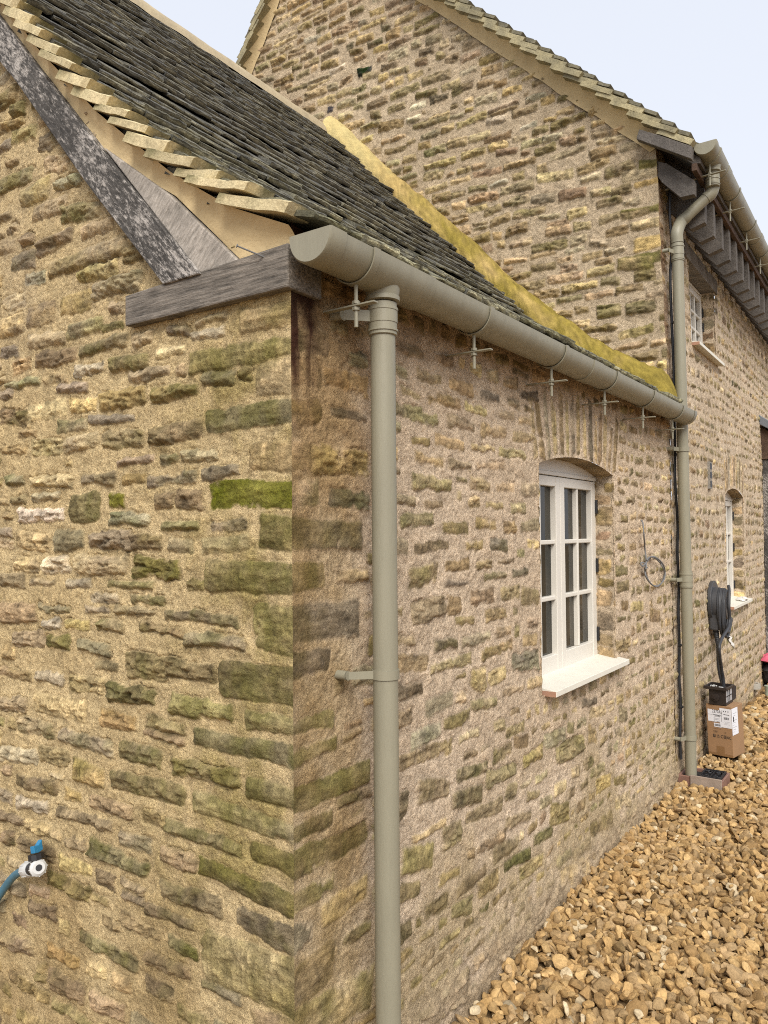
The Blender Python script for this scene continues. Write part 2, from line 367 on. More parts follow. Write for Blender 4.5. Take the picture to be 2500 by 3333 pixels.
            hs = rel * dome + s.rough * smooth * (0.95 * layer + 0.7 * N2[S] + 0.55 * N5[S] + 0.5 * N3[S]) * dome + R.uniform(-.09, .09) * q * smooth + R.uniform(-.025, .025) * p
            ck = t['c']; quoin = t['s'] == .35; moss = .5 if quoin else s.moss
            base = np.array(DRY.get(ck, PAL[ck]) if moss < .3 else PAL[ck]) * s.tint * R.uniform(0.86, 1.2)
            if ck not in 'kGw': base = base * .60 + np.array((.365, .28, .16)) * (base.sum() / .805) * .40
            base = base * s.lift
            base = base * np.array([R.uniform(.95, 1.05), 1, R.uniform(.9, 1.1)])
            alt = base * R.choice((0.62, 0.72, 1.3)) + np.array(R.choice(((0, 0, 0), (.03, .025, -.01), (-.01, .01, -.02), (.02, .01, .0))))
            ph = R.uniform(0, 50); mixn = np.clip(0.5 + 1.1 * fbm(u[S] * 13 + ph, v[S] * 13 - ph, sd + i, 3), 0, 1)[..., None]
            col = base * (1 - mixn) + alt * mixn
            col = col * (1 + 0.42 * N3[S] + 0.36 * N5[S] + 0.30 * N4[S] + .2 * N7[S])[..., None]
            col = col * (1 - 0.28 * sstep(-0.004, 0.001, d))[..., None]            # stone colour darker along the joint
            crk = np.exp(-(N9[S] / .045) ** 2) * np.clip(.2 + 1.6 * fbm(u[S] * 24 - ph, v[S] * 24, sd + 13, 2), 0, 1) * min(1.0, smooth) * sstep(0, -.006, d)
            hs = hs - .0045 * crk; col = col * (1 - .55 * crk + .13 * N8[S])[..., None]      # bedding cracks
            if ck in 'ytoem' and R.random() < 0.55:                               # drag marks of the saw
                hs = hs + 0.0022 * N6[S] * dome; col = col * (1 + 0.20 * N6[S])[..., None]
            if ck in 'GmM':
                gm = np.clip(0.25 + 1.5 * fbm(u[S] * 20 + ph, v[S] * 9, sd + 77 + i, 3) , 0, 1)[..., None]
                mo = np.array((.165, .16, .018)) if ck == 'G' else np.array((.16, .15, .035))
                col = col * (1 - moss * gm) + mo * moss * gm
            H[S] = H[S] - .0085 * smooth * np.exp(-((d + .001) / .0042) ** 2) * np.clip(.45 + 1.3 * N2[S] + .9 * fbm(u[S] * 30, v[S] * 30 + ph, sd + 400, 2), 0, 1.2) * (.6 if s.smear > .3 else 1)   # open joints
            cv = cov[..., None]
            H[S] = H[S] * (1 - cov) + hs * cov; C[S] = C[S] * (1 - cv) + col * cv; MT[S] = MT[S] * (1 - cov)
        if post is not None: C, H = post(u, v, C, H, MT, N1, N2, N3)
        uo = u.copy()
        for corner, sgn, edge in ((cmin, -1, U[0]), (cmax, 1, U[-1])):
            if corner is None: continue
            w = np.exp(-np.abs(u - edge) / 0.016); cz = corner(v); H = H * (1 - w) + cz * w; uo = uo + sgn * cz * w
        co = place(uo, v, H).reshape(-1, 3)
        idx = np.arange(nu * nv).reshape(nv, nu); quads = np.stack([idx[:-1, :-1], idx[:-1, 1:], idx[1:, 1:], idx[1:, :-1]], -1).reshape(-1, 4)
        uc = (u[:-1, :-1] + u[1:, 1:]) / 2; vc = (v[:-1, :-1] + v[1:, 1:]) / 2
        k = keep(uc, vc).reshape(-1); quads = quads[k]
        used = np.zeros(nu * nv, bool); used[quads] = True; mp = np.cumsum(used) - 1
        me = grid_mesh(name, co[used], mp[quads], True, C.reshape(-1, 3)[used], MT.reshape(-1)[used])
        return link(name, me, 'wall', parent)
def steps(*segs):                                           # (start, stop, step) pieces joined
    out = []
    for a, b, d in segs: out += list(np.arange(a, b - 1e-9, d))
    return np.array(out + [segs[-1][1]])
# ================================================================== the low stone outbuilding
LZ = lambda px, py: (lambda p: (p[0], p[2]))(on(px, py, 1, 0.0))      # gable face: (x, z)
RZ = lambda px, py: (lambda p: (p[1], p[2]))(on(px, py, 0, 0.0))      # side face: (y, z)
RX = np.array([-2.62, -2.36, -1.9, -1.475, -1.21, -1.09, -.75, -.41, -.17, 0.0, .085]); RZv = np.array([4.76, 4.545, 4.04, 3.61, 3.34, 3.20, 2.865, 2.585, 2.425, 2.345, 2.305])
def zroof(x):
    x = np.asarray(x, float); x = np.where(x < -2.6, -5.2 - x, x); return np.interp(x, RX, RZv)
corner_ext = lambda v: 0.004 + 0.010 * vnoise(v * 6.5, v * 0, 5) + 0.005 * vnoise(v * 23, v * 0, 6)
ext = empty('stone_outbuilding', (0, 0, 0), 'low rubble stone outbuilding with a stone slate roof, oak beam end and mossy corner quoins', 'outbuilding')

lw = Wall(11, (.72, .555, .305), (.63, .475, .25), 0.015, 0.0145, smear=.12)
A = """150 545 300 530 118 b,330 485 490 470 110 o,495 425 770 340 100 g,590 505 680 490 70 b,0 610 135 580 110 y,370 635 560 575 85 M,550 610 665 595 45 m,150 695 360 650 75 g,430 730 685 675 75 M,185 785 415 745 80 b,0 745 95 730 70 d,65 825 165 805 80 o,400 850 560 810 60 w,590 815 805 780 85 m,40 920 215 895 50 e,230 895 370 880 60 t,300 940 475 925 60 g,705 690 830 650 80 n,900 625 1030 610 50 n,1035 655 1215 630 60 g,1060 585 1230 540 50 n,1295 590 1580 520 130 t,1020 810 1580 690 120 m,1385 890 1580 870 180 t,1090 890 1280 870 80 d,1280 860 1360 850 70 r,820 975 1070 935 80 m,535 1010 790 980 110 o,375 1035 520 1020 85 y,155 1065 360 1045 90 y,0 1105 145 1095 85 b,310 1145 475 1130 65 e,480 1110 730 1095 45 g,350 1240 535 1215 95 t,555 1220 775 1205 100 n,170 1260 335 1250 85 y,0 1275 150 1260 60 y,95 1180 200 1175 45 b,800 1200 930 1180 100 b,915 1170 1100 1150 110 b,1115 1105 1580 1060 130 M,1350 1310 1580 1295 160 t,980 1310 1180 1290 60 g,630 1340 840 1320 45 n,165 1440 395 1430 65 t,435 1425 620 1415 65 n,660 1430 790 1425 60 o,800 1440 1060 1415 65 g,1095 1400 1300 1380 70 g,375 1580 540 1580 165 m,575 1545 670 1540 90 G,1130 1525 1545 1500 150 G,835 1540 940 1545 85 r,945 1540 1095 1530 110 b,175 1525 330 1510 50 g,100 1620 345 1615 80 w"""
B = """590 310 810 320 70 e,860 355 1085 350 50 M,1140 350 1340 345 60 g,700 435 870 440 80 b,905 450 1050 455 75 M,1085 450 1350 450 90 n,1400 390 1580 400 190 m,230 560 380 565 90 w,75 555 220 560 85 t,410 560 695 560 100 n,720 575 975 580 110 m,1110 620 1580 640 180 m,1015 675 1110 680 60 m,580 665 830 675 45 M,360 665 500 665 50 g,160 650 300 660 40 g,485 740 640 745 50 e,700 745 890 760 50 M,0 820 200 820 110 b,215 790 385 800 40 g,455 800 595 805 40 e,625 805 840 825 45 n,890 830 1290 860 60 M,225 870 330 875 55 w,355 880 485 885 55 y,530 885 670 895 60 t,1005 955 1325 985 80 g,1365 905 1580 915 250 M,740 900 1000 940 50 b,70 960 250 965 85 b,255 970 390 985 80 M,415 985 600 1030 85 g,505 1105 640 1115 45 e,680 1110 900 1120 140 M,900 1110 1165 1160 100 b,1185 1170 1580 1210 210 m,370 1190 565 1230 90 y,580 1245 840 1285 95 m,915 1310 1265 1360 110 m,1330 1395 1580 1430 100 M,185 1305 470 1350 115 t,0 1310 150 1320 75 t,540 1385 735 1415 100 o,95 1430 290 1450 85 t,320 1480 620 1560 85 g,775 1410 1000 1460 90 n,770 1470 1000 1520 50 r,1045 1490 1590 1590 110 M,640 1560 880 1610 100 M,210 1580 370 1610 90 y,0 1570 200 1600 80 g"""
Cc = """460 300 770 370 90 m,305 270 435 290 90 y,70 310 235 335 60 b,715 240 1000 310 80 M,1020 320 1215 390 95 m,800 390 1220 530 85 M,370 395 555 435 60 n,265 365 335 370 45 y,65 400 200 420 55 g,240 440 480 490 50 t,600 450 690 480 60 b,690 490 1010 600 60 M,370 580 620 680 70 M,500 540 630 580 60 g,1045 600 1215 660 90 m,670 610 820 650 80 n,830 660 1215 830 90 m,665 760 920 830 80 M,200 700 375 790 70 b,600 830 815 910 50 b,975 880 1205 960 110 d,500 880 665 950 60 b,695 970 820 1030 60 M,845 1020 1210 1170 230 t,610 1040 790 1110 60 b,840 1150 1000 1230 40 g,335 950 575 1080 60 M,605 1150 720 1190 70 b,1030 1290 1215 1340 100 t,120 820 240 870 60 b,0 960 140 1010 70 b,50 880 110 900 50 b"""
D = """0 430 60 400 70 d,65 600 135 575 70 M,0 690 130 640 60 t,55 740 200 700 80 M,0 800 60 775 60 d,240 900 380 860 90 t,300 1000 435 960 70 w,120 1060 270 1020 110 y,180 1150 370 1100 90 t,330 1170 550 1120 100 M,210 1340 390 1270 80 n,435 1270 620 1200 80 t,0 1340 90 1320 80 y,60 1430 200 1390 100 d,265 1450 690 1330 100 t,430 1510 640 1430 80 y,130 1520 250 1490 70 e,0 1000 190 940 90 M"""
for txt, oy, k in ((A, 700, .6028), (B, 1500, .6028), (Cc, 2300, .7836), (D, 0, .6028)): lw.listed(txt, 0, oy, k, LZ, 'max')
lw.fill(-3.0, -0.03, -0.5, 4.4, (.055, .09), (.09, .26), .021, 'ttttyyynnnbbogMe', marg=.25, small=90, keep=lambda u, v: v < float(zroof(u)) - .1)
def left_post(u, v, C, H, MT, N1, N2, N3):
    al = sstep(-0.75, 0.0, u) * sstep(2.3, 1.9, v) * sstep(-.2, .35, v)               # algae round the corner
    g = np.clip(al * (0.22 + 0.8 * N1 + 0.8 * N2), 0, 0.62)[..., None]; mt = MT[..., None]
    C = C * (1 - g) + (np.array((.44, .35, .11)) * mt + np.array((.185, .16, .04)) * (1 - mt)) * g * (0.8 + 0.35 * N3[..., None])
    foot_tone = np.clip(sstep(0.75, 0.1, v) * (0.5 + 0.9 * N1), 0, 0.6)[..., None]  # darker and browner towards the foot of the wall
    C = C * (1 - foot_tone) + C * np.array((.62, .57, .5)) * foot_tone
    lime = np.clip(sstep(-.35, -.9, u) * sstep(1.9, 2.4, v) * (0.35 + N1), 0, .6)[..., None]
    C = C * (1 - lime) + (C * .6 + np.array((.2, .165, .125))) * lime
    return C, H
lw.build('gable_wall', ext, steps((-3.4, -1.55, .016), (-1.55, 0, .0036)), steps((-.6, .05, .008), (.05, 3.45, .0037), (3.45, 4.85, .014)),
         lambda u, v, h: np.stack([u, -h, v], -1), lambda u, v: v < zroof(u) - .06, cmax=corner_ext, post=left_post)

# side wall with the window opening
WY0, WY1, WZ0 = 1.49, 2.40, 0.895
def arch(y, y0=WY0, y1=WY1, zs=1.836, zc=1.888):
    t = np.clip((np.asarray(y, float) - (y0 + y1) / 2) / ((y1 - y0) / 2), -1, 1); return zs + (zc - zs) * (1 - t * t)
rw = Wall(23, (.76, .60, .43), (.68, .525, .365), 0.0065, 0.008, (1, .975, .97), smear=0.42, edge=0.0035, moss=.18, lift=1.25)
GD = """275 190 500 230 150 n,275 400 460 410 150 n,465 400 740 480 130 b,275 640 465 650 170 b,510 620 725 670 60 d,275 880 410 900 170 n,400 920 735 940 160 b,275 1120 440 1120 160 n,500 1150 745 1150 120 d,275 1360 700 1360 190 d,275 1620 475 1600 190 M,535 1620 745 1600 80 b,275 1920 680 1850 230 d,275 2150 510 2120 150 d,620 310 740 320 90 d"""
GC = """1205 85 1390 45 70 M,1205 225 1400 150 75 M,1200 390 1540 270 110 M,1205 540 1380 450 70 M,1205 665 1530 510 110 M,1205 830 1390 720 100 M,1200 975 1300 930 120 d,1205 1170 1390 1060 190 b,1240 1310 1555 1150 170 t,1330 870 1530 740 110 o,1420 970 1545 910 60 M,1400 400 1545 340 50 M"""
E5 = """65 230 245 290 80 M,290 300 420 330 70 b,190 400 345 440 70 b,390 455 535 500 80 b,100 500 215 535 45 M,260 545 455 585 60 b,65 600 320 690 80 M,370 680 545 715 80 M,485 590 620 630 60 t,575 525 695 540 55 d,745 570 815 590 55 d,825 520 925 545 55 d,690 640 780 665 55 b,840 610 900 620 40 b,810 680 900 690 40 t,580 720 735 760 85 b,770 770 910 780 70 M,165 805 275 805 45 o,305 800 480 830 65 o,185 900 365 930 55 o,390 940 525 955 60 e,525 840 670 855 55 t,690 860 850 890 65 M,555 955 725 950 45 b,165 1040 410 1070 95 y,515 1055 635 1070 85 b,670 1070 785 1085 60 t,820 1090 930 1090 85 e,70 1150 190 1165 60 e,240 1180 355 1185 40 n,510 1165 575 1165 75 b,610 1190 715 1190 40 b,760 1205 850 1200 60 M,95 1285 300 1275 75 M,345 1320 505 1320 80 m,550 1300 675 1305 70 b,720 1315 790 1315 70 b,820 1310 930 1310 75 e,180 1440 390 1430 65 m,480 1430 595 1435 60 y,640 1425 740 1420 70 d,70 1430 145 1440 90 e,860 1420 925 1420 45 o,145 1620 325 1610 140 M,365 1560 515 1540 65 b,555 1540 650 1535 50 b,680 1525 780 1515 35 b,765 1590 865 1590 50 d,600 1620 735 1600 45 n,370 1660 510 1655 35 d,515 1750 660 1720 100 b,700 1720 815 1710 90 M,820 1740 930 1735 110 M,160 1840 370 1780 130 n,375 1790 470 1780 120 b,430 1890 545 1870 55 b,610 1860 735 1830 70 b,670 1950 765 1940 70 b,300 2040 445 2010 70 d,470 2010 640 1970 60 g,580 2090 775 2020 70 b,770 2140 930 2100 110 d,830 2000 920 1990 70 o,80 2000 185 1990 55 b"""
F6 = """70 270 240 260 100 b,250 290 475 240 60 M,470 350 555 350 130 t,560 340 660 320 90 n,770 370 855 360 70 y,640 410 760 400 50 b,75 430 215 390 75 d,225 510 375 450 90 d,320 590 465 550 75 e,145 680 310 620 95 w,80 800 370 710 90 m,405 670 515 630 55 e,470 490 610 470 60 t,590 760 690 730 80 M,655 640 760 600 60 m,700 690 780 680 70 b,750 790 860 730 70 y,860 700 980 640 90 e,930 760 1080 690 100 M,1100 650 1150 640 100 o,1065 480 1150 465 45 d,1110 530 1200 520 60 n,1265 545 1315 540 80 d,390 880 560 820 70 m,550 900 715 830 80 m,165 970 360 930 130 m,80 1020 135 1020 150 d,370 1000 535 970 100 m,440 1110 640 1010 80 M,655 960 720 950 100 d,310 1210 420 1170 130 M,85 1340 270 1290 150 m,150 1220 340 1120 45 o,500 1260 660 1200 60 n,590 1290 725 1230 90 m,810 1220 910 1170 60 M,895 1090 1000 1060 110 m,920 950 985 920 70 y,1140 930 1225 890 80 o,1110 1170 1230 1090 90 m,1110 850 1195 830 60 e,1040 1040 1090 1020 60 r,390 1500 555 1380 70 b,290 1440 410 1390 60 M,500 1490 620 1430 100 m,650 1370 790 1280 60 m,730 1400 860 1330 80 y,930 1340 1010 1290 60 M,940 1430 1100 1360 110 y,1010 1300 1110 1240 70 M,80 1510 200 1470 90 m,220 1600 350 1550 100 m,360 1610 480 1560 90 m,650 1130 800 1080 60 b,770 980 840 970 50 t,840 1020 910 1000 60 e,1250 1030 1330 980 80 g,1300 1090 1350 1050 60 M,1240 900 1310 890 60 M"""
W1 = """650 1215 725 1210 60 M,655 1310 735 1300 65 M,645 1010 690 1005 40 d,715 790 770 785 40 M,770 540 815 550 50 g,835 545 885 570 60 g,740 1430 820 1420 60 y,735 1070 775 1070 40 o,855 1480 920 1480 80 b,650 1680 745 1640 90 o"""
for txt, ox, oy, k in ((GD, 800, 1000, .5425), (GC, 0, 2300, .7836), (E5, 1250, 1000, .5425), (F6, 1250, 2000, .6028), (W1, 1650, 1200, .5425)): rw.listed(txt, ox, oy, k, RZ, 'min')
for i in range(15):                                         # voussoirs of the flat arch
    f = (i - 7) / 7.0; yv = 1.945 + f * .50 + .008 * math.sin(i * 5.1); hv_ = .25 + .03 * math.sin(i * 3.7)
    rw.stone(yv, float(arch(yv)) + .012 + hv_ / 2, .046 + .010 * math.sin(i * 2.3), hv_, -.20 * f, 'tbgtbtgbtdtbtnb'[i], 0.5, 0.006)
rw.fill(0.02, 3.5, -0.1, 2.2, (.055, .088), (.075, .18), .034, 'bbbMMnntteemyt', small=30, marg=.6, keep=lambda u, v: not (WY0 - .04 < u < WY1 + .03 and WZ0 - .03 < v < arch(u) + .02))
def right_post(u, v, C, H, MT, N1, N2, N3):
    al = np.clip(sstep(0.4, 0.0, u) * sstep(2.2, 1.7, v) * (0.15 + 0.8 * N1 + 0.8 * N2), 0, .55)[..., None]
    C = C * (1 - al) + np.array((.17, .135, .05)) * al
    wm = (sstep(0.36, 0.16, u) * MT * .75)[..., None]; C = C * (1 - wm) + np.array((.56, .42, .235)) * (1 + .25 * N3[..., None]) * wm
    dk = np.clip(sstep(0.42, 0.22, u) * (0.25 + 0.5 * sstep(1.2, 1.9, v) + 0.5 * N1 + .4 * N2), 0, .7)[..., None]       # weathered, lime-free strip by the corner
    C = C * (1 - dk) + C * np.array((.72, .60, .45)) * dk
    dr = np.clip(sstep(.03, .01, np.abs(u - .012 + .0)) + sstep(.035, .0, np.abs(u - .075)) , 0, 1) * sstep(1.80, 2.05, v + .05 * N2) * (0.85 + .9 * fbm(u * 90, v * 7, 91))
    rs = np.clip(np.maximum(dr, sstep(1.98, 2.15, v + .03 * N2) * sstep(.15, .06, u) * (0.95 + N2)), 0, .95)[..., None]      # rust and tannin run under the beam end
    C = C * (1 - rs) + np.array((.040, .012, .007)) * rs
    lo = np.clip(sstep(0.9, 0.1, v) * (0.45 + 0.9 * N1 + .5 * N2), 0, .62)[..., None]         # greener, damper foot of the wall
    C = C * (1 - lo) + (C * np.array((.74, .74, .58))) * lo
    ft = np.clip(sstep(0.20, 0.06, v + .03 * N2) * (0.9 + N2), 0, 1)[..., None]                # cement haunch at the foot
    C = C * (1 - ft) + np.array((.44, .335, .215)) * (1 + .3 * N3[..., None]) * ft; H = H + .016 * ft[..., 0]
    tp = np.clip(sstep(2.02, 2.2, v + .04 * N2) * (.8 + .5 * N1), 0, .8)[..., None]; C = C * (1 - tp) + C * np.array((.72, .66, .6)) * tp  # shade under the gutter, painted into the wall-top colour
    return C, H
def snap_arch(u, v):
    a = arch(u); m = (u > WY0) & (u < WY1) & (np.abs(v - a) < .0024); return u, np.where(m, a, v)
RU = np.unique(np.concatenate([steps((0, 1.3, .0042), (1.3, 2.6, .0055), (2.6, 3.48, .0065)), [WY0, WY1]]))
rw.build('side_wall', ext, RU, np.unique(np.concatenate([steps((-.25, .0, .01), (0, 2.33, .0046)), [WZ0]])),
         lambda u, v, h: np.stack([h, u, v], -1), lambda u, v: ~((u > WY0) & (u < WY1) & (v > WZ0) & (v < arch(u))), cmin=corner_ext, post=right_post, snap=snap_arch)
def reveal(parent, place_near, place_far, z0, zs, seed, text):
    for nm, pl, T in (('window_jamb', place_far, text), ('window_jamb', place_near, [])):
        w = Wall(seed, (.66, .53, .38), (.58, .45, .31), 0.003, 0.004, (1.1, 1.06, 1.04), smear=.3, moss=.1)
        for z, h, c in T: w.stone(.055 + .004 * math.sin(z * 40), z, .085, h, 0, c, .8)
        w.fill(0, .115, z0, zs, (.05, .09), (.07, .12), .02, 'bntteMb', small=0)
        w.build(nm, parent, steps((0, .112, .005)), steps((z0 - .01, zs + .004, .006)), pl, lambda u, v: u > -1)
reveal(ext, lambda u, v, h: np.stack([u * 0 + .004 - u, WY0 - .003 + h, v], -1), lambda u, v, h: np.stack([-.108 + u, WY1 + .003 - h, v], -1), WZ0, 1.838, 41,
       ((1.715, .05, 'b'), (1.63, .09, 'n'), (1.535, .05, 'r'), (1.455, .035, 'd'), (1.38, .08, 't'), (1.30, .04, 'b'), (1.22, .09, 't'), (1.10, .085, 'd'), (1.01, .06, 'M'), (.94, .07, 'o')))
def soffit(parent, fn, y0, y1, af, name='window_arch_soffit'):
    ys = np.linspace(y0, y1, 60); ds = np.linspace(.0, -.112, 14); V_ = []; Cl = []
    for y in ys:
        for d in ds:
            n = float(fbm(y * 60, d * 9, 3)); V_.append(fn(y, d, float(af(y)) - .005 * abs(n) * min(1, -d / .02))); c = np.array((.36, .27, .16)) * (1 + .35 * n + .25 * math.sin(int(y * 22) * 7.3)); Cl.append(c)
    nd = len(ds); q = [(i * nd + j, i * nd + j + 1, (i + 1) * nd + j + 1, (i + 1) * nd + j) for i in range(len(ys) - 1) for j in range(nd - 1)]
    return link(name, grid_mesh(name, np.array(V_), np.array(q), True, np.array(Cl), np.full(len(V_), .3)), 'wall', parent)
soffit(ext, lambda y, d, z: (d, y, z), WY0, WY1, arch)

def casement_window(parent, P, y0, y1, zb, zs, zc, hinge_side=True, sill=True, rows=3, head_flat=False):
    """P(along, out, height): a pair of painted casements with two by three panes each; frame face at out=-.09"""
    def bx(m, a0, a1, o0, o1, z0, z1):
        c = [np.array(P(a, o, z)) for a in (a0, a1) for o in (o0, o1) for z in (z0, z1)]
        m.add(c, [(0, 1, 3, 2), (4, 6, 7, 5), (0, 4, 5, 1), (2, 3, 7, 6), (0, 2, 6, 4), (1, 5, 7, 3)])
    win = empty('window', P((y0 + y1) / 2, -.09, zb)); win.parent = parent; win.location = root_matrix(parent).inverted() @ win.location
    ym = (y0 + y1) / 2 - .01; zt = zs - .028
    m = MB(); n = 16; ys = np.linspace(y0 - .03, y1 + .03, n)
    top = [P(y, -.095, max(zt + .02, (zc if head_flat else zs + (zc - zs) * (1 - ((y - (y0 + y1) / 2) / ((y1 - y0) / 2)) ** 2) + .012))) for y in ys]
    poly = [P(ys[0], -.095, zt + .018), P(ys[-1], -.095, zt + .018)] + top[::-1]
    m.prism([np.array(p) for p in poly], np.array(P(0, -.13, 0)) - np.array(P(0, -.095, 0))); m.build('head_panel', 'paint', win, bevel=.0015)
    m = MB(); bx(m, y0 - .03, y1 + .03, -.14, -.088, zt, zt + .018); bx(m, y0 - .03, y0 + .008, -.14, -.0945, zb - .02, zt); bx(m, y1 - .008, y1 + .03, -.14, -.0945, zb - .02, zt); bx(m, y0 + .008, y1 - .008, -.14, -.0945, zb - .02, zb + .006)
    m.build('window_frame', 'paint', win, bevel=.002)
    for a0, a1 in ((y0 + .010, ym - .0015), (ym + .0015, y1 - .010)):
        m = MB(); st, tr, br = .05, .045, .078; z0, z1 = zb + .009, zt - .004
        bx(m, a0, a0 + st, -.135, -.09, z0, z1); bx(m, a1 - st, a1, -.135, -.09, z0, z1); bx(m, a0 + st, a1 - st, -.135, -.0915, z0, z0 + br); bx(m, a0 + st, a1 - st, -.135, -.0915, z1 - tr, z1)
        s = m.build('casement', 'paint', win, bevel=.003)
        g0, g1, h0, h1 = a0 + st, a1 - st, z0 + br, z1 - tr
        m = MB(); bx(m, (g0 + g1) / 2 - .010, (g0 + g1) / 2 + .010, -.132, -.095, h0, h1)
        for k in range(1, rows): z = h0 + (h1 - h0) * k / rows; bx(m, g0, (g0 + g1) / 2 - .010, -.132, -.0965, z - .010, z + .010); bx(m, (g0 + g1) / 2 + .010, g1, -.132, -.0965, z - .010, z + .010)
        m.build('glazing_bars', 'paint', win, bevel=.004)
        m = MB(); bx(m, g0 - .004, g1 + .004, -.128, -.118, h0 - .004, h1 + .004); m.build('pane', 'glass', win)
    for z in ((zb + .12), (zb + zt) / 2 + .02, zt - .13):
        m = MB(); bx(m, y1 - .016, y1 - .001, -.0885, -.078, z - .035, z + .035); m.build('hinge', 'black', win, bevel=.002)
    if sill:
        m = MB(); c = [P(a, o, z) for a, o, z in ((y0 + .03, .052, zb - .030), (y1 + .055, .052, zb - .030), (y1 + .055, .052, zb - .006), (y0 + .03, .052, zb - .006), (y0 + .03, -.10, zb - .012), (y1 + .055, -.10, zb - .012), (y1 + .055, -.10, zb + .016), (y0 + .03, -.10, zb + .016))]
        m.add(c, [(0, 1, 2, 3), (5, 4, 7, 6), (1, 5, 6, 2), (4, 0, 3, 7), (3, 2, 6, 7), (4, 5, 1, 0)]); m.build('sill', 'sill', win, bevel=.002)
        m = MB(); bx(m, y0 + .027, y0 + .0298, -.02, .050, zb - .029, zb - .008); m.build('sill_end', 'sill_end', win)
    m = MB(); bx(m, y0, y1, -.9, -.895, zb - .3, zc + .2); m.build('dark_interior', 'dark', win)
    return win
casement_window(ext, lambda a, o, z: (o, a, z), WY0, WY1, 0.918, 1.838, 1.888)

# timbers of the gable
def slab(name, mat, quad, y0, y1, parent=ext, bevel=.004):  # quad of (x, z) on the gable
    m = MB(); m.prism([np.array((x, y1, z)) for x, z in quad], (0, y0 - y1, 0)); return m.build(name, mat, parent, bevel=bevel)
slab('rafter', 'oak_dark', [(-.443, 2.255), (-.292, 2.255), (-.739, 2.73), (-1.321, 3.368), (-2.6, 4.745), (-2.6, 4.59), (-1.32, 3.212), (-1.2, 3.09), (-.819, 2.655)], -.038, .05)
slab('sprocket_board', 'oak_grey', [(-.306, 2.262), (-.155, 2.262), (-.430, 2.51), (-.735, 2.735)], -.026, .05)
pl = slab('wall_plate', 'oak_brown', [(-.622, 2.168), (.016, 2.162), (.018, 2.272), (-.622, 2.258)], -.030, .102, bevel=.005)
m = MB(); m.tube([(-.058, -.02, 2.25), (-.10, -.085, 2.272)], .0022, 8); m.tube([(-.10, -.085, 2.272), (-.1008, -.0865, 2.2725)], .005, 10); m.build('nail', 'grey_cable', ext)
m = MB(); m.tube([(-1.0, -.0385, 3.12), (-1.0, -.040, 3.12)], .016, 16); m.build('wooden_peg', 'oak_dark', ext)
# cream lime fillet under the verge
xs = np.concatenate([np.linspace(.03, -1.4, 90), np.linspace(-1.42, -2.6, 30)]); V_ = []
low = lambda x: np.interp(x, [-2.6, -1.34, -1.0, -.73, -.416, -.152, .03], [4.70, 3.36, 2.975, 2.71, 2.505, 2.262, 2.268])
for i, x in enumerate(xs):
    zt = float(zroof(x)) - .022; zl = float(low(x))
    for j, t in enumerate(np.linspace(0, 1, 9)):
        bow = -.012 - .028 * max(0, t) ** 2.2 - .004 * float(fbm(x * 9, t * 4, 12)); V_.append((x, bow, zl + (zt - zl) * t))
q = [(i * 9 + j, i * 9 + j + 1, (i + 1) * 9 + j + 1, (i + 1) * 9 + j) for i in range(len(xs) - 1) for j in range(8)]
link('verge_mortar', grid_mesh('verge_mortar', np.array(V_), np.array(q)), 'render', ext)

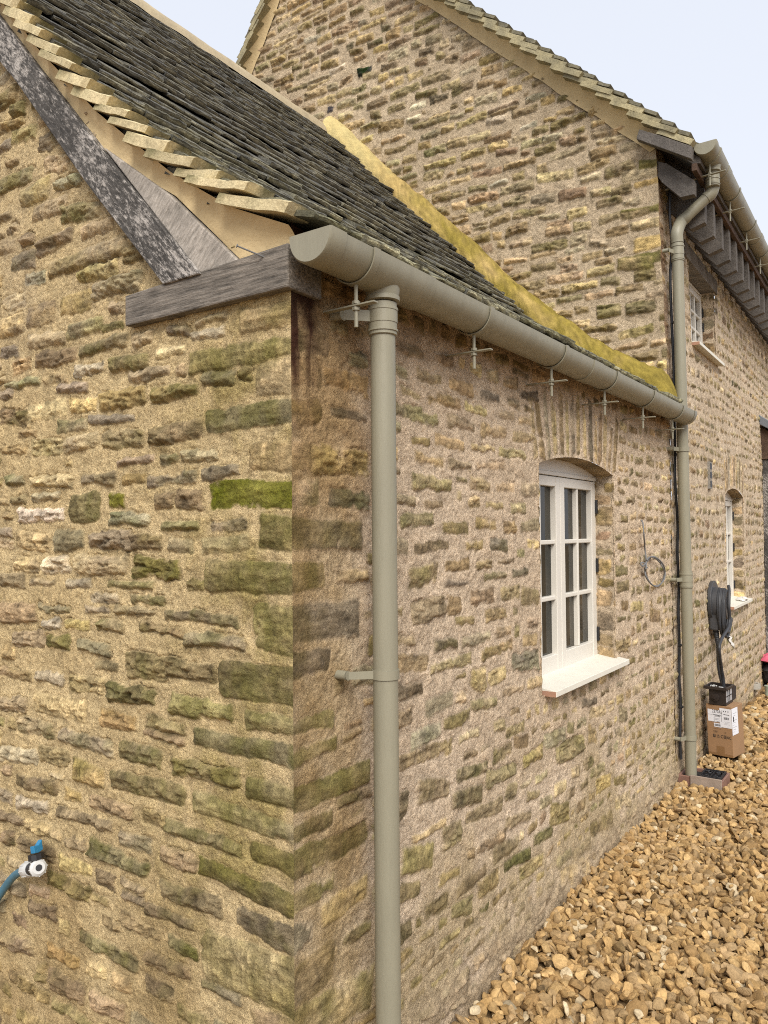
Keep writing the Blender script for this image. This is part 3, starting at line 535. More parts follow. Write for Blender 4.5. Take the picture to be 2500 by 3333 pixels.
# roof: courses of thick stone slates along a bell-cast slope
prof_x = np.linspace(.085, -2.6, 400); prof_z = zroof(prof_x); ker = np.ones(31) / 31
prof_z = np.convolve(np.pad(prof_z, 15, mode='edge'), ker, 'valid'); prof_z[:8] = zroof(prof_x[:8])
arc = np.concatenate([[0], np.cumsum(np.hypot(np.diff(prof_x), np.diff(prof_z)))])
def on_roof(s): return np.interp(s, arc, prof_x), np.interp(s, arc, prof_z)
def roof_slates(frame, total, y0, y1, gauges, seed, colour, verge_side=None, thick=(.015, .026), widths=(.15, .36)):
    """frame(s, y, n) -> point; s along the slope, n out of the slope"""
    R = random.Random(seed); VV, QQ, CC = [], [], []; s = -.012; k = 0; base = 0
    while s < total:
        g = gauges(s / total); L = g * 2.3; y = y0 + R.uniform(-.012, 0)
        while y < y1:
            w = R.uniform(*widths) * (1.0 if s < total * .6 else .8); ye = min(y + w, y1 + R.uniform(-.01, .01)); th = R.uniform(*thick); lift = R.uniform(0.001, .010); ds = R.gauss(0, .004); tw = R.gauss(0, .005)
            nx, ns = 11, 5; yy = np.linspace(y + .0015, ye - .0015, nx); ss = np.array([0, .006, .025, .5 * L, L]); sh = R.uniform(0, 99)
            Y, S_ = np.meshgrid(yy, ss, indexing='ij'); rag = .006 * fbm(yy * 22 + sh, yy * 0, seed) + .004 * vnoise(yy * 90, yy * 0 + sh, seed)
            S2 = S_ + s + ds + rag[:, None] * np.exp(-S_ / .02); slope = 1 - S_ / L
            nz = lift + (th * 1.15 + .006) * slope - th * 1.0 * (1 - slope) + .0025 * fbm(Y * 30 + sh, S_ * 30, seed + 3) + tw * (Y - y) / w * slope
            edge = np.where(S_ < .004, -.0035 * (1 + .8 * vnoise(Y * 70, Y * 0 + sh, seed + 4)), 0)
            lay = th * (1 + .22 * vnoise(Y * 40 + sh, Y * 0, seed + 5))
            top = frame(S2, Y, nz + edge); mid = frame(S2 - .003 * vnoise(Y * 60, Y * 0 + sh, seed + 6), Y, nz - lay * .5); bot = frame(S2 + .004, Y, nz - lay)
            n = nx * ns; ver = np.concatenate([top.reshape(-1, 3), bot.reshape(-1, 3), mid[:, 0, :]]); idx = np.arange(n).reshape(nx, ns)
            t_ = np.stack([idx[:-1, :-1], idx[:-1, 1:], idx[1:, 1:], idx[1:, :-1]], -1).reshape(-1, 4); b_ = t_[:, ::-1] + n
            mi = np.arange(nx) + 2 * n; f1 = np.stack([idx[:-1, 0], idx[1:, 0], mi[1:], mi[:-1]], -1); f2 = np.stack([mi[:-1], mi[1:], idx[1:, 0] + n, idx[:-1, 0] + n], -1)
            e0 = np.stack([idx[0, :-1] + n, idx[0, 1:] + n, idx[0, 1:], idx[0, :-1]], -1); e1 = np.stack([idx[-1, :-1], idx[-1, 1:], idx[-1, 1:] + n, idx[-1, :-1] + n], -1)
            VV.append(ver); QQ.append(np.concatenate([t_, b_, f1, f2, e0, e1]) + base); base += len(ver)
            cbase, lich = colour(s / total, (y - y0) / (y1 - y0), R)
            lm = np.clip(.35 + .9 * fbm(Y * 26 + sh, S_ * 40, seed + 8), 0, 1) * np.exp(-S_ / .05)
            ct = cbase * (1 + .3 * fbm(Y * 14 + sh, S_ * 14, seed + 9))[..., None]; ct = ct * (1 - lm[..., None]) + lich * lm[..., None]
            em = np.clip(.55 + .7 * fbm(yy * 30 + sh, yy * 0, seed + 10), 0, 1)[:, None]; cm = cbase * 1.7 * (1 - em) + lich * 2.0 * em  # edge faces: lichen, brightened in the colour to look lit
            CC.append(np.concatenate([ct.reshape(-1, 3), ct.reshape(-1, 3) * .8, cm])); y = ye
        s += g; k += 1
    return np.concatenate(VV), np.concatenate(QQ), np.concatenate(CC)
TOT = arc[-1] - .05
def ext_frame(s, y, n):
    x, z = on_roof(np.clip(s, -1, 99)); x = np.where(s < 0, prof_x[0] - s * .9, x); z = np.where(s < 0, prof_z[0] + s * .42, z)
    x2, z2 = on_roof(np.clip(s, 0, 99) + .02); x1, z1 = on_roof(np.clip(s, 0, 99) - .02); tx, tz = x2 - x1, z2 - z1; l = np.hypot(tx, tz) + 1e-9
    return np.stack([x + n * tz / l, y, z - n * tx / l], -1)
def ext_colour(f, g, R):
    d = R.uniform(.75, 1.25); low_ = max(0, 1 - f * 2.2)
    c = np.array((.088, .086, .079)) * d + np.array((.05, .047, .022)) * low_ * R.uniform(.3, 1.2)
    l = np.array((.33, .30, .205)) * R.uniform(.5, 1.2) * (.6 + .5 * low_) + np.array((.0, .008, -.02)) * low_
    return c, np.clip(l, .02, 1)
v, q, c = roof_slates(ext_frame, TOT, -.02, 3.36, lambda f: .115 - .035 * f, 7, ext_colour)
roof = link('roof', grid_mesh('roof', v, q, False, c), 'slate', ext)
# under-roof boarding closes the slope
m = MB(); px = prof_x[::10]; pz = prof_z[::10]
m.prism([np.array((x, -.01, z - .045)) for x, z in zip(px, pz)] + [np.array((x, -.01, z - .075)) for x, z in zip(px[::-1], pz[::-1])], (0, 3.4, 0)); m.build('roof_boarding', 'dark', ext)
m = MB(); m.prism([np.array((-2.55, -.04, 4.80)), np.array((-5.2, -.04, 2.3)), np.array((-5.2, -.04, 2.24)), np.array((-2.6, -.04, 4.72))], (0, 3.42, 0)); m.build('roof_back_slope', 'slate', ext)
# lime-washed verge slates, one stepped end per course
def rough_slab(P, nx, ny, amp, seed, flip=False):
    pass
Rv = random.Random(3); VV, QQ, CC = [], [], []; base = 0; s = .055; k = 0
while s < TOT - .05:
    L = (.26 if k == 0 else (.215 if k == 1 else .175)) * Rv.uniform(.86, 1.2) * (1 - .2 * s / TOT); g = L * .66 if k else L * .62
    th = Rv.uniform(.024, .038); y0 = -.062 + Rv.uniform(-.012, .012); y1 = .028; nx, ny = 9, 7
    ss = np.linspace(0, L, nx); yy = np.linspace(y0, y1, ny); S_, Y = np.meshgrid(ss, yy, indexing='ij')
    n0 = .004 + (.028 if k == 0 else .046) * (1 - S_ / L); rg = .004 * fbm(S_ * 25 + k * 7, Y * 30, 5)
    edge = np.where(Y < y0 + .004, .004 * fbm(S_ * 40 + k, S_ * 0, 9), 0); Yv = Y + edge + .006 * np.where((S_ < .01), 1, 0) * (Y < y0 + .01)
    top = ext_frame(S_ + s, Yv, n0 + rg - .004 * (Y < y0 + .004)); bot = ext_frame(S_ + s + .004, Yv, n0 - th + rg * .6)
    n = nx * ny; idx = np.arange(n).reshape(nx, ny); t_ = np.stack([idx[:-1, :-1], idx[1:, :-1], idx[1:, 1:], idx[:-1, 1:]], -1).reshape(-1, 4)
    sides = [np.stack([a[:-1], a[1:], a[1:] + n, a[:-1] + n], -1) for a in (idx[:, 0], idx[-1, :], idx[::-1, -1], idx[::-1][-1, ::-1])]
    ver = np.concatenate([top.reshape(-1, 3), bot.reshape(-1, 3)]); VV.append(ver); QQ.append(np.concatenate([t_[:, ::-1], t_ + n] + [x[:, ::-1] for x in sides]) + base); base += len(ver)
    cr = np.array((.55, .46, .275)) * Rv.uniform(.8, 1.1); gr = np.array((.17, .155, .075))
    mm = np.clip(sstep(.55, 1.0, S_ / L) * .75 + .6 * fbm(S_ * 30, Y * 30 + k, 3) - .05 + sstep(-.05, .0, Y) * .9, 0, 1)[..., None]
    CC.append(np.concatenate([(cr * (1 - mm) + gr * mm).reshape(-1, 3), (cr * .98 * (1 - mm * .5) + gr * mm * .5).reshape(-1, 3)])); s += g; k += 1
link('verge_slates', grid_mesh('verge_slates', np.concatenate(VV), np.concatenate(QQ), False, np.concatenate(CC)), 'verge', ext)
# ridge bedding and ridge stones
ys = np.linspace(-.05, 3.30, 120); V_ = []
for y in ys:
    for j, (x, z) in enumerate(((-2.445, 4.675), (-2.46, 4.72), (-2.49, 4.765), (-2.55, 4.80), (-2.62, 4.81), (-2.70, 4.76))):
        V_.append((x + .004 * float(fbm(y * 6, j * 1., 8)), y, z + .006 * float(fbm(y * 7, j * 1., 4)) - .012 * y / 3.3))
q = [(i * 6 + j, (i + 1) * 6 + j, (i + 1) * 6 + j + 1, i * 6 + j + 1) for i in range(len(ys) - 1) for j in range(5)]
link('ridge_mortar', grid_mesh('ridge_mortar', np.array(V_), np.array(q)[:, ::-1]), 'ridge', ext)
# mossy mortar fillet where the slope meets the big gable
def gy(z): return 3.47 - .06 * max(0.0, z - 2.3)
V_, CC = [], []; XS = np.linspace(-2.58, .06, 150); nj = 12
for i, x in enumerate(XS):
    zr = float(np.interp(-x, -prof_x, prof_z)); g = gy(zr); wob = .02 * float(fbm(x * 5, 0., 21)); D = .165 + wob; Hh = .19 + wob
    if i > 141: f_ = math.sqrt(max(.02, 1 - ((i - 141) / 8.2) ** 2)); D *= f_; Hh *= f_
    if i < 5: D *= .45 + .11 * i; Hh *= .5 + .1 * i
    for j, t in enumerate(np.linspace(0, 1, nj)):
        a = t * math.pi / 2; b = 1.06 + .11 * math.sin(2 * a); r = b + .10 * float(fbm(x * 12, t * 3., 22)) + .05 * float(fbm(x * 60, t * 14., 24))
        yy = g - D * math.cos(a) * r; z = zr - .01 + Hh * math.sin(a) * r
        if j == nj - 1: yy = g + .03
        V_.append((x, yy, z)); f = (x + 2.58) / 2.64; n = float(fbm(x * 7, t * 2.5, 23)) + .7 * float(fbm(x * 38, t * 11, 25)) * .6
        pale = np.array((.55, .46, .22)); ochre = np.array((.44, .315, .12)); mos = np.array((.27, .205, .042)); w = np.clip(1.5 * f + .7 * n - .25, 0, 1); p = np.clip(1 - f * 3.4 + .3 * n, 0, 1)
        c = (ochre * (1 - w) + mos * w) * (.86 + .5 * float(fbm(x * 55, t * 16, 26))); CC.append(c * (1 - p) + pale * p)
q = [(i * nj + j, i * nj + j + 1, (i + 1) * nj + j + 1, (i + 1) * nj + j) for i in range(len(XS) - 1) for j in range(nj - 1)]
cap0 = [tuple(range(nj))]; me = grid_mesh('mossy_fillet', np.array(V_), np.array(q)[:, ::-1], True, np.array(CC)); fil = link('mossy_fillet', me, 'moss', ext)
# ================================================================== the taller house behind
house = empty('stone_house', HO, 'tall rubble stone house with steep gable rising behind the outbuilding, painted casements and timber eaves', 'house', rz=HD)
def lean(z): return np.maximum(0, np.asarray(z, float) - 2.3)
def hv(s, off, z):                                          # the old walls lean a little
    off = off - .020 * lean(z); s, off, z = np.broadcast_arrays(np.asarray(s, float), off, np.asarray(z, float))
    return HO + HT * s[..., None] + HN * off[..., None] + np.stack([z * 0, z * 0, z], -1)
def gv(x, h, z):                                            # gable face: x along, h out of the wall
    x, h, z = np.broadcast_arrays(np.asarray(x, float), np.asarray(h, float), np.asarray(z, float)); zl = lean(z)
    return HO + HT * (-.03 - .06 * zl - h)[..., None] + HN * (x - .020 * zl)[..., None] + np.stack([z * 0, z * 0, z], -1)
def GZ(px, py):
    z = 3.5
    for _ in range(4): p = on(px, py, 1, 3.47 - .06 * max(0, z - 2.3)); z = p[2]
    return p[0] + .020 * max(0, z - 2.3), z
APX, APZ = -2.58, 6.40
def vr(x): return np.where(np.asarray(x) > APX, 4.03 - .945 * (np.asarray(x, float) + .09), APZ - 1.24 * (APX - np.asarray(x, float)) - .0)
gw = Wall(37, (.62, .495, .34), (.55, .43, .285), 0.018, 0.016, (1, .985, .96), edge=.003, moss=.25, lift=1.15)
G1 = """285 400 425 365 50 w,430 620 590 580 70 y,500 680 650 620 50 w,755 680 880 650 75 k,480 1010 540 1010 50 k,740 240 845 215 55 d,690 150 815 100 50 M,960 285 1060 250 70 d,850 430 975 390 60 d,655 450 720 430 60 d,740 400 900 340 70 o,1000 350 1135 310 80 o,890 480 1035 440 60 o,1020 540 1200 480 90 w,970 630 1110 590 60 g,1035 680 1210 630 55 e,1350 390 1510 350 90 d,1300 500 1430 450 70 d,1255 590 1375 560 70 r,800 720 960 670 60 g,570 980 740 930 65 g,715 985 810 960 60 M,130 850 305 795 45 d,290 890 480 830 70 y,710 850 830 790 60 e,1270 890 1460 840 60 m,1400 920 1560 880 60 d,1080 760 1160 740 80 y,1245 1160 1570 1060 55 m,930 1170 1165 1120 90 b,780 1190 960 1110 50 y,1190 1110 1310 1070 55 w,1345 1400 1535 1340 70 e,990 1390 1190 1340 45 m,1220 1000 1360 950 50 w,870 1060 965 1030 70 b"""
G2 = """405 930 610 880 90 w,580 780 700 740 70 b,200 840 400 780 80 r,115 810 275 750 60 y,270 690 435 620 50 w,150 570 270 510 80 n,510 1110 690 1070 70 w,745 1040 970 980 70 M,810 1170 970 1120 50 w,1030 1090 1140 1070 40 y,355 1270 560 1210 70 g,490 1290 740 1220 60 r,745 1270 890 1240 60 g,1015 1270 1200 1220 70 e,1160 1290 1325 1260 80 r,540 1360 710 1300 80 y,940 1390 1140 1320 80 M,1085 1440 1410 1330 60 e,610 1390 790 1360 60 r,330 1420 515 1360 70 y,870 920 1060 860 50 w,1000 940 1130 890 70 o,650 850 830 800 70 o,0 1100 200 1050 70 M,160 1320 345 1270 80 y,750 1610 855 1590 80 M,1570 1550 1659 1520 70 d,1350 1640 1540 1560 60 w"""
G3 = """1250 530 1400 490 40 m,1110 575 1230 545 40 m,1415 500 1560 450 40 w,1200 270 1385 220 60 y,910 360 1160 300 50 y,910 430 1070 390 60 e,1240 690 1395 650 50 y,1440 890 1510 870 60 o"""
G4 = """130 420 320 360 70 M,235 440 435 390 80 g,310 490 435 470 40 o,170 530 300 500 60 b,230 680 440 630 50 m,315 870 445 840 90 o,210 980 445 940 70 m,315 1060 445 1030 80 m,80 1290 230 1260 80 M,265 1260 445 1230 70 m,215 1430 445 1380 60 o,0 1470 170 1450 50 g,340 370 430 350 50 M,30 850 160 850 50 g,75 615 240 570 50 b"""
G5 = """995 628 1085 608 35 r,905 640 985 625 30 d,950 745 1035 725 30 b,930 690 1000 688 15 w,655 625 700 620 15 m,710 610 770 600 15 m,570 570 635 560 25 M,1190 690 1285 670 25 m,1115 1000 1190 985 30 M,1205 985 1300 970 35 m,905 855 985 845 25 m,1180 845 1295 830 40 m,540 410 650 380 18 m,955 720 1030 705 15 b"""
for txt, ox, oy, k in ((G1, 900, 0, .3617), (G2, 1400, 0, .3617), (G3, 1000, 400, .4219), (G4, 1900, 350, .52), (G5, 800, 0, 1.0247)): gw.listed(txt, ox, oy, k, GZ, 'max')
gw.fill(-3.7, 0, 2.2, 6.35, (.058, .09), (.12, .28), .016, 'tttynnnbbbMgger', marg=.4, keep=lambda u, v: v < float(vr(u)) + .03 and (u > -2.7 or v > 4.2))
corner_h = lambda v: 0.004 + 0.006 * vnoise(v * 9, v * 0, 15) + 0.003 * vnoise(v * 31, v * 0, 16)
gw.build('gable_wall', house, steps((-5.0, -3.6, .05), (-3.6, 0, .0075)), steps((1.9, 2.35, .02), (2.35, 6.5, .0072)), lambda u, v, h: gv(u, h, v), lambda u, v: (v < vr(u) + .06) & (v > zroof(np.clip(u, -5.2, .08)) - .22), cmax=corner_h)

# side wall
def hwin(y0, y1, zs, zc): return lambda y: zs + (zc - zs) * (1 - np.clip((np.asarray(y, float) - (y0 + y1) / 2) / ((y1 - y0) / 2), -1, 1) ** 2)
LO = (1.70, 2.55, .925, 1.842, 1.905); UPW = (.66, 1.52, 2.855, 3.44, 3.441)
la = hwin(LO[0], LO[1], LO[3], LO[4])
sw = Wall(53, (.68, .55, .40), (.60, .475, .335), 0.010, 0.010, (1, .97, .96), smear=.25, edge=.0045, moss=.15, lift=1.2)
for i in range(11):
    u = LO[0] + .02 + i * .082; sw.stone(u, float(la(u)) + .15, .05, .26, .04 * (5 - i) * .35, 'tbgtnbtgbtb'[i], .6)
sw.fill(-.05, 5.2, -.1, 4.0, (.06, .115), (.09, .21), .042, 'bbbMMgttendm', keep=lambda u, v: not (LO[0] - .03 < u < LO[1] + .03 and LO[2] - .03 < v < float(la(u)) + .02) and not (UPW[0] - .03 < u < UPW[1] + .03 and UPW[2] - .03 < v < 3.5), small=20)
SU = np.unique(np.concatenate([steps((-.03, 1.0, .009), (1.0, 5.2, .013), (5.2, 7.0, .05)), [LO[0], LO[1], UPW[0], UPW[1]]]))
SV = np.unique(np.concatenate([steps((-.2, 4.0, .0085)), [LO[2], UPW[2], UPW[3]]]))
def side_keep(u, v): return ~((u > LO[0]) & (u < LO[1]) & (v > LO[2]) & (v < la(u))) & ~((u > UPW[0]) & (u < UPW[1]) & (v > UPW[2]) & (v < UPW[3])) & ~((u > 3.75) & (u < 4.75) & (v < 2.1))
def side_post(u, v, C, H, MT, N1, N2, N3):
    st = np.clip(sstep(.10, .03, u) * sstep(2.3, 2.6, v) * (.8 + N2), 0, .85)[..., None]; C = C * (1 - st) + np.array((.25, .15, .085)) * (1 + .3 * N3[..., None]) * st
    lo = np.clip(sstep(.7, .1, v) * (.5 + .8 * N1), 0, .6)[..., None]; C = C * (1 - lo) + C * np.array((.75, .68, .55)) * lo
    return C, H
def snap_h(u, v):
    a = la(u); m = (u > LO[0]) & (u < LO[1]) & (np.abs(v - a) < .0044); return u, np.where(m, a, v)
def side_place(u, v, h): return hv(u - .06 * lean(v) * np.exp(-np.maximum(u, 0) / .5), h, v)
sw.build('side_wall', house, SU, SV, side_place, side_keep, cmin=corner_h, post=side_post, snap=snap_h)
for (y0, y1, zb, zs, zc), sd in ((LO, 61), (UPW, 67)):
    reveal(house, lambda u, v, h, y0=y0: hv(y0 - .003 + h, .004 - u, v), lambda u, v, h, y1=y1: hv(y1 + .003 - h, -.108 + u, v), zb, zs, sd, tuple((zb + .05 + .094 * i, .06 + .02 * (i % 2), 'tbrdtbMdtb'[i]) for i in range(int((zs - zb - .03) / .094))))
    P = lambda a, o, z: tuple(hv(a, o, z))
    casement_window(house, P, y0, y1, zb + .022, zs, zc, head_flat=(zs == UPW[3]))
soffit(house, lambda y, d, z: tuple(hv(y, d, z)), LO[0], LO[1], la)
m = MB(); m.prism([hv(UPW[0] - .12, .012, UPW[3] - .002), hv(UPW[1] + .10, .012, UPW[3] - .002), hv(UPW[1] + .10, .012, UPW[3] + .11), hv(UPW[0] - .12, .012, UPW[3] + .11)], -HN * .14); m.build('window_lintel', 'oak_brown', house, bevel=.004)

m = MB(); m.box((-.052, 3.49, .95), (.08, .08, 2.4)); m.build('joint_mortar', 'render', house)
# rafter feet, fascia batten and soffit of the eaves
def add_joist(s):
    poly = [(-.10, 3.70), (-.02, 3.60), (.118, 3.445), (.205, 3.47), (.205, 3.60), (.20, 3.73), (.0, 3.92), (-.10, 3.92)]
    if s < -.12:
        m = MB(); m.prism([np.array(on(1900 + x * .52, 350 + y * .52, 1, 3.39)) for x, y in ((440, 400), (490, 468), (605, 562), (692, 542), (692, 455), (520, 350), (440, 330))], HT * .06); return m.build('rafter_foot', 'joist', house, bevel=.002)
    m = MB(); m.prism([hv(s, o + .02 * lean(z), z) for o, z in poly], HT * .062); j = m.build('rafter_foot', 'joist', house, bevel=.002)
    m = MB()
    for (o0, z0), (o1, z1) in ((poly[2], poly[3]), (poly[3], poly[4])):
        d = np.array((o1 - o0, z1 - z0)); nn = np.array((d[1], -d[0])) / np.hypot(*d) * .002
        q = [hv(s + a, o + nn[0] + .02 * lean(z), z + nn[1]) for a in (-.001, .063) for o, z in ((o0, z0), (o1, z1))]; m.add(q, [(0, 1, 3, 2)])
    return j
s = -.17
for i in range(22): add_joist(s if i else -.125); s += .268
m = MB(); m.prism([hv(-.17, o, z) for o, z in ((.215, 3.69), (.245, 3.69), (.245, 3.735), (.215, 3.735))], HT * 6.2); m.build('tilting_batten', 'batten', house, bevel=.003)
m = MB(); m.prism([hv(-.14, o, z) for o, z in ((.26, 3.74), (.22, 3.745), (-.12, 4.05), (-.12, 4.08), (.26, 3.775))], HT * 6.2); m.build('soffit_boarding', 'joist', house)
m = MB(); m.prism([np.array(on(x, y, 1, 3.275)) for x, y in ((2080, 420), (2071, 452), (2250, 517), (2252, 476), (2140, 438))], (0, .05, 0)); m.build('barge_end', 'joist', house, bevel=.003)
# verge: lime fillet and stepped slates on both slopes
def verge_fillet(name, pts, inner, outy):
    V_ = []; n = 80
    for i in range(n + 1):
        t = i / n; a = np.array(pts[0]) * (1 - t) + np.array(pts[1]) * t; b = np.array(inner[0]) * (1 - t) + np.array(inner[1]) * t
        for j in range(7):
            r = j / 6; x, z = b + (a - b) * r; w = .016 * float(fbm(t * 24, 1., 33)) * (1 - r); p = gv(x, .012 + (outy - .012) * r ** 1.8, z + w); V_.append(p)
    q = [(i * 7 + j, i * 7 + j + 1, (i + 1) * 7 + j + 1, (i + 1) * 7 + j) for i in range(n) for j in range(6)]
    return link(name, grid_mesh(name, np.array(V_), np.array(q)), 'render', house)
RA, RB = (.10, 3.93), (APX, 6.475)                          # right slope: eave, apex (underside of the slates)
LA, LB = (-4.2, 4.36), (APX, 6.475)
verge_fillet('verge_mortar', (RA, RB), ((-.03, 3.895), (APX, 6.385)), .070)
verge_fillet('verge_mortar', (LA, LB), ((-4.05, 4.36), (APX, 6.385)), .070)
def verge_course(name, A0, B0, gauge, seed):
    R = random.Random(seed); A0 = np.array(A0, float); B0 = np.array(B0, float); Lt = np.hypot(*(B0 - A0)); d = (B0 - A0) / Lt; nrm = np.array((-d[1], d[0])) * (1 if d[0] < 0 else -1); nrm = nrm * (1 if nrm[1] > 0 else -1)
    VV, QQ, CC = [], [], []; base = 0; s = -.16
    while s < Lt:
        for layer in (0, 1):
            L = gauge * (1.75 if layer == 0 else 1.5) * R.uniform(.95, 1.1); th = (.033 if layer == 0 else .02) * R.uniform(.85, 1.15); out = (.105 if layer == 0 else .085) + R.uniform(-.008, .008); nx, ny = 7, 6
            ss = np.linspace(0, L, nx) + s + (.05 if layer else 0); hh = np.linspace(out, -.25, ny); S_, H_ = np.meshgrid(ss, hh, indexing='ij'); sl = 1 - (S_ - ss[0]) / L
            n0 = .004 + .042 * sl + (.024 if layer else 0) + .003 * fbm(S_ * 30, H_ * 30, seed)
            def at(n):
                x = A0[0] + d[0] * S_ + nrm[0] * n; z = A0[1] + d[1] * S_ + nrm[1] * n; return gv(x, H_ + .005 * fbm(S_ * 40, H_ * 0 + layer, seed + 1) * (H_ > .05), z)
            top, bot = at(n0), at(n0 - th); n = nx * ny; idx = np.arange(n).reshape(nx, ny); t_ = np.stack([idx[:-1, :-1], idx[1:, :-1], idx[1:, 1:], idx[:-1, 1:]], -1).reshape(-1, 4)
            sd = [np.stack([a[:-1], a[1:], a[1:] + n, a[:-1] + n], -1) for a in (idx[:, 0], idx[-1, :], idx[::-1, -1], idx[0, :])]
            VV.append(np.concatenate([top.reshape(-1, 3), bot.reshape(-1, 3)])); QQ.append(np.concatenate([t_, t_ + n] + sd) + base); base += 2 * n
            c0 = np.array((.40, .345, .205) if layer == 0 else (.17, .155, .11)) * R.uniform(.75, 1.15); mm = np.clip(.35 + .9 * fbm(S_ * 25, H_ * 25, seed + 2) , 0, .8)[..., None]
            cc = (c0 * (1 - mm) + np.array((.2, .18, .12)) * mm).reshape(-1, 3); CC.append(np.concatenate([cc, cc]))
        s += gauge * R.uniform(.93, 1.07)
    return link(name, grid_mesh(name, np.concatenate(VV), np.concatenate(QQ), False, np.concatenate(CC)), 'verge', house)
verge_course('verge_slates', RA, RB, .128, 71)
verge_course('verge_slates', LA, LB, .128, 73)
def hr_frame(s, y, n):
    d = np.array((RB[0] - RA[0], RB[1] - RA[1])); d = d / np.hypot(*d); x = RA[0] + .15 + d[0] * s + d[1] * n; z = RA[1] - .12 + d[1] * s - d[0] * n + .03; return hv(y, x + .02 * lean(z), z)
v, q, c = roof_slates(hr_frame, 3.9, -.05, 6.0, lambda f: .13, 77, ext_colour, widths=(.25, .5)); link('roof', grid_mesh('roof', v, q, False, c), 'slate', house)
m = MB(); m.prism([gv(x, -.05, z) for x, z in ((.2, 3.83), (APX, 6.46), (-5.3, 3.4), (-5.3, 3.3), (APX, 6.38), (.2, 3.77))], HT * 6.2); m.build('roof_boarding', 'dark', house)
m = MB(); m.prism([gv(x, -.1, z) for x, z in ((APX, 6.50), (-5.4, 3.42), (-5.4, 3.38), (APX, 6.46))], HT * 6.2); m.build('roof_back_slope', 'slate', house)
a_, b_ = np.array(on(950, 34, 1, 3.25)), np.array(on(995, -30, 1, 3.25)); dd = b_ - a_
m = MB(); m.prism([a_, a_ + np.array((.085, 0, .035)), b_ + np.array((.11, 0, .06)), b_], (0, .3, 0)); m.build('lead_saddle', 'lead', house, bevel=.006)
# air brick and lead-roofed porch at the end of the wall
s0, z0 = on_house(2306, 1547)
m = MB(); m.prism([hv(s0 - .03, .016, z0 - .10), hv(s0 + .05, .016, z0 - .10), hv(s0 + .05, .016, z0 + .10), hv(s0 - .03, .016, z0 + .10)], -HN * .03); ab = m.build('air_brick', 'cement', house)
m = MB()
for k in range(3):
    z = z0 - .065 + .066 * k; m.prism([hv(s0 - .02, .0175, z - .022), hv(s0 + .04, .0175, z - .022), hv(s0 + .04, .0175, z + .022), hv(s0 - .02, .0175, z + .022)], -HN * .001)
m.build('air_slot', 'black', ab)
sp = 3.62
porch = empty('porch', hv(sp, 0, 2.2)); porch.parent = house; porch.location = root_matrix(house).inverted() @ porch.location
m = MB(); m.prism([hv(sp, o, z) for o, z in ((.0, 2.72), (.34, 2.46), (.36, 2.46), (.36, 2.40), (.0, 2.62))], HT * 1.4); m.build('canopy_roof', 'lead', porch, bevel=.006)
m = MB(); m.prism([hv(sp + .06, o, z) for o, z in ((.0, 2.60), (.30, 2.405), (.30, 2.27), (.0, 2.27))], HT * 1.28); m.build('canopy_beam', 'batten', porch, bevel=.004)
m = MB()
for a in (sp + .08, sp + 1.18): m.prism([hv(a, o, z) for o, z in ((.003, 2.27), (.11, 2.27), (.11, 2.1), (.05, 1.75), (.05, -.1), (.003, -.1))], HT * .10)
m.build('door_post', 'oak_dark', porch, bevel=.004)
m = MB(); m.prism([hv(sp + .13, -.12, z) for z in (-.1, 2.1)] + [hv(sp + 1.13, -.12, z) for z in (2.1, -.1)], -HN * .05); m.build('door', 'oak_dark', porch)
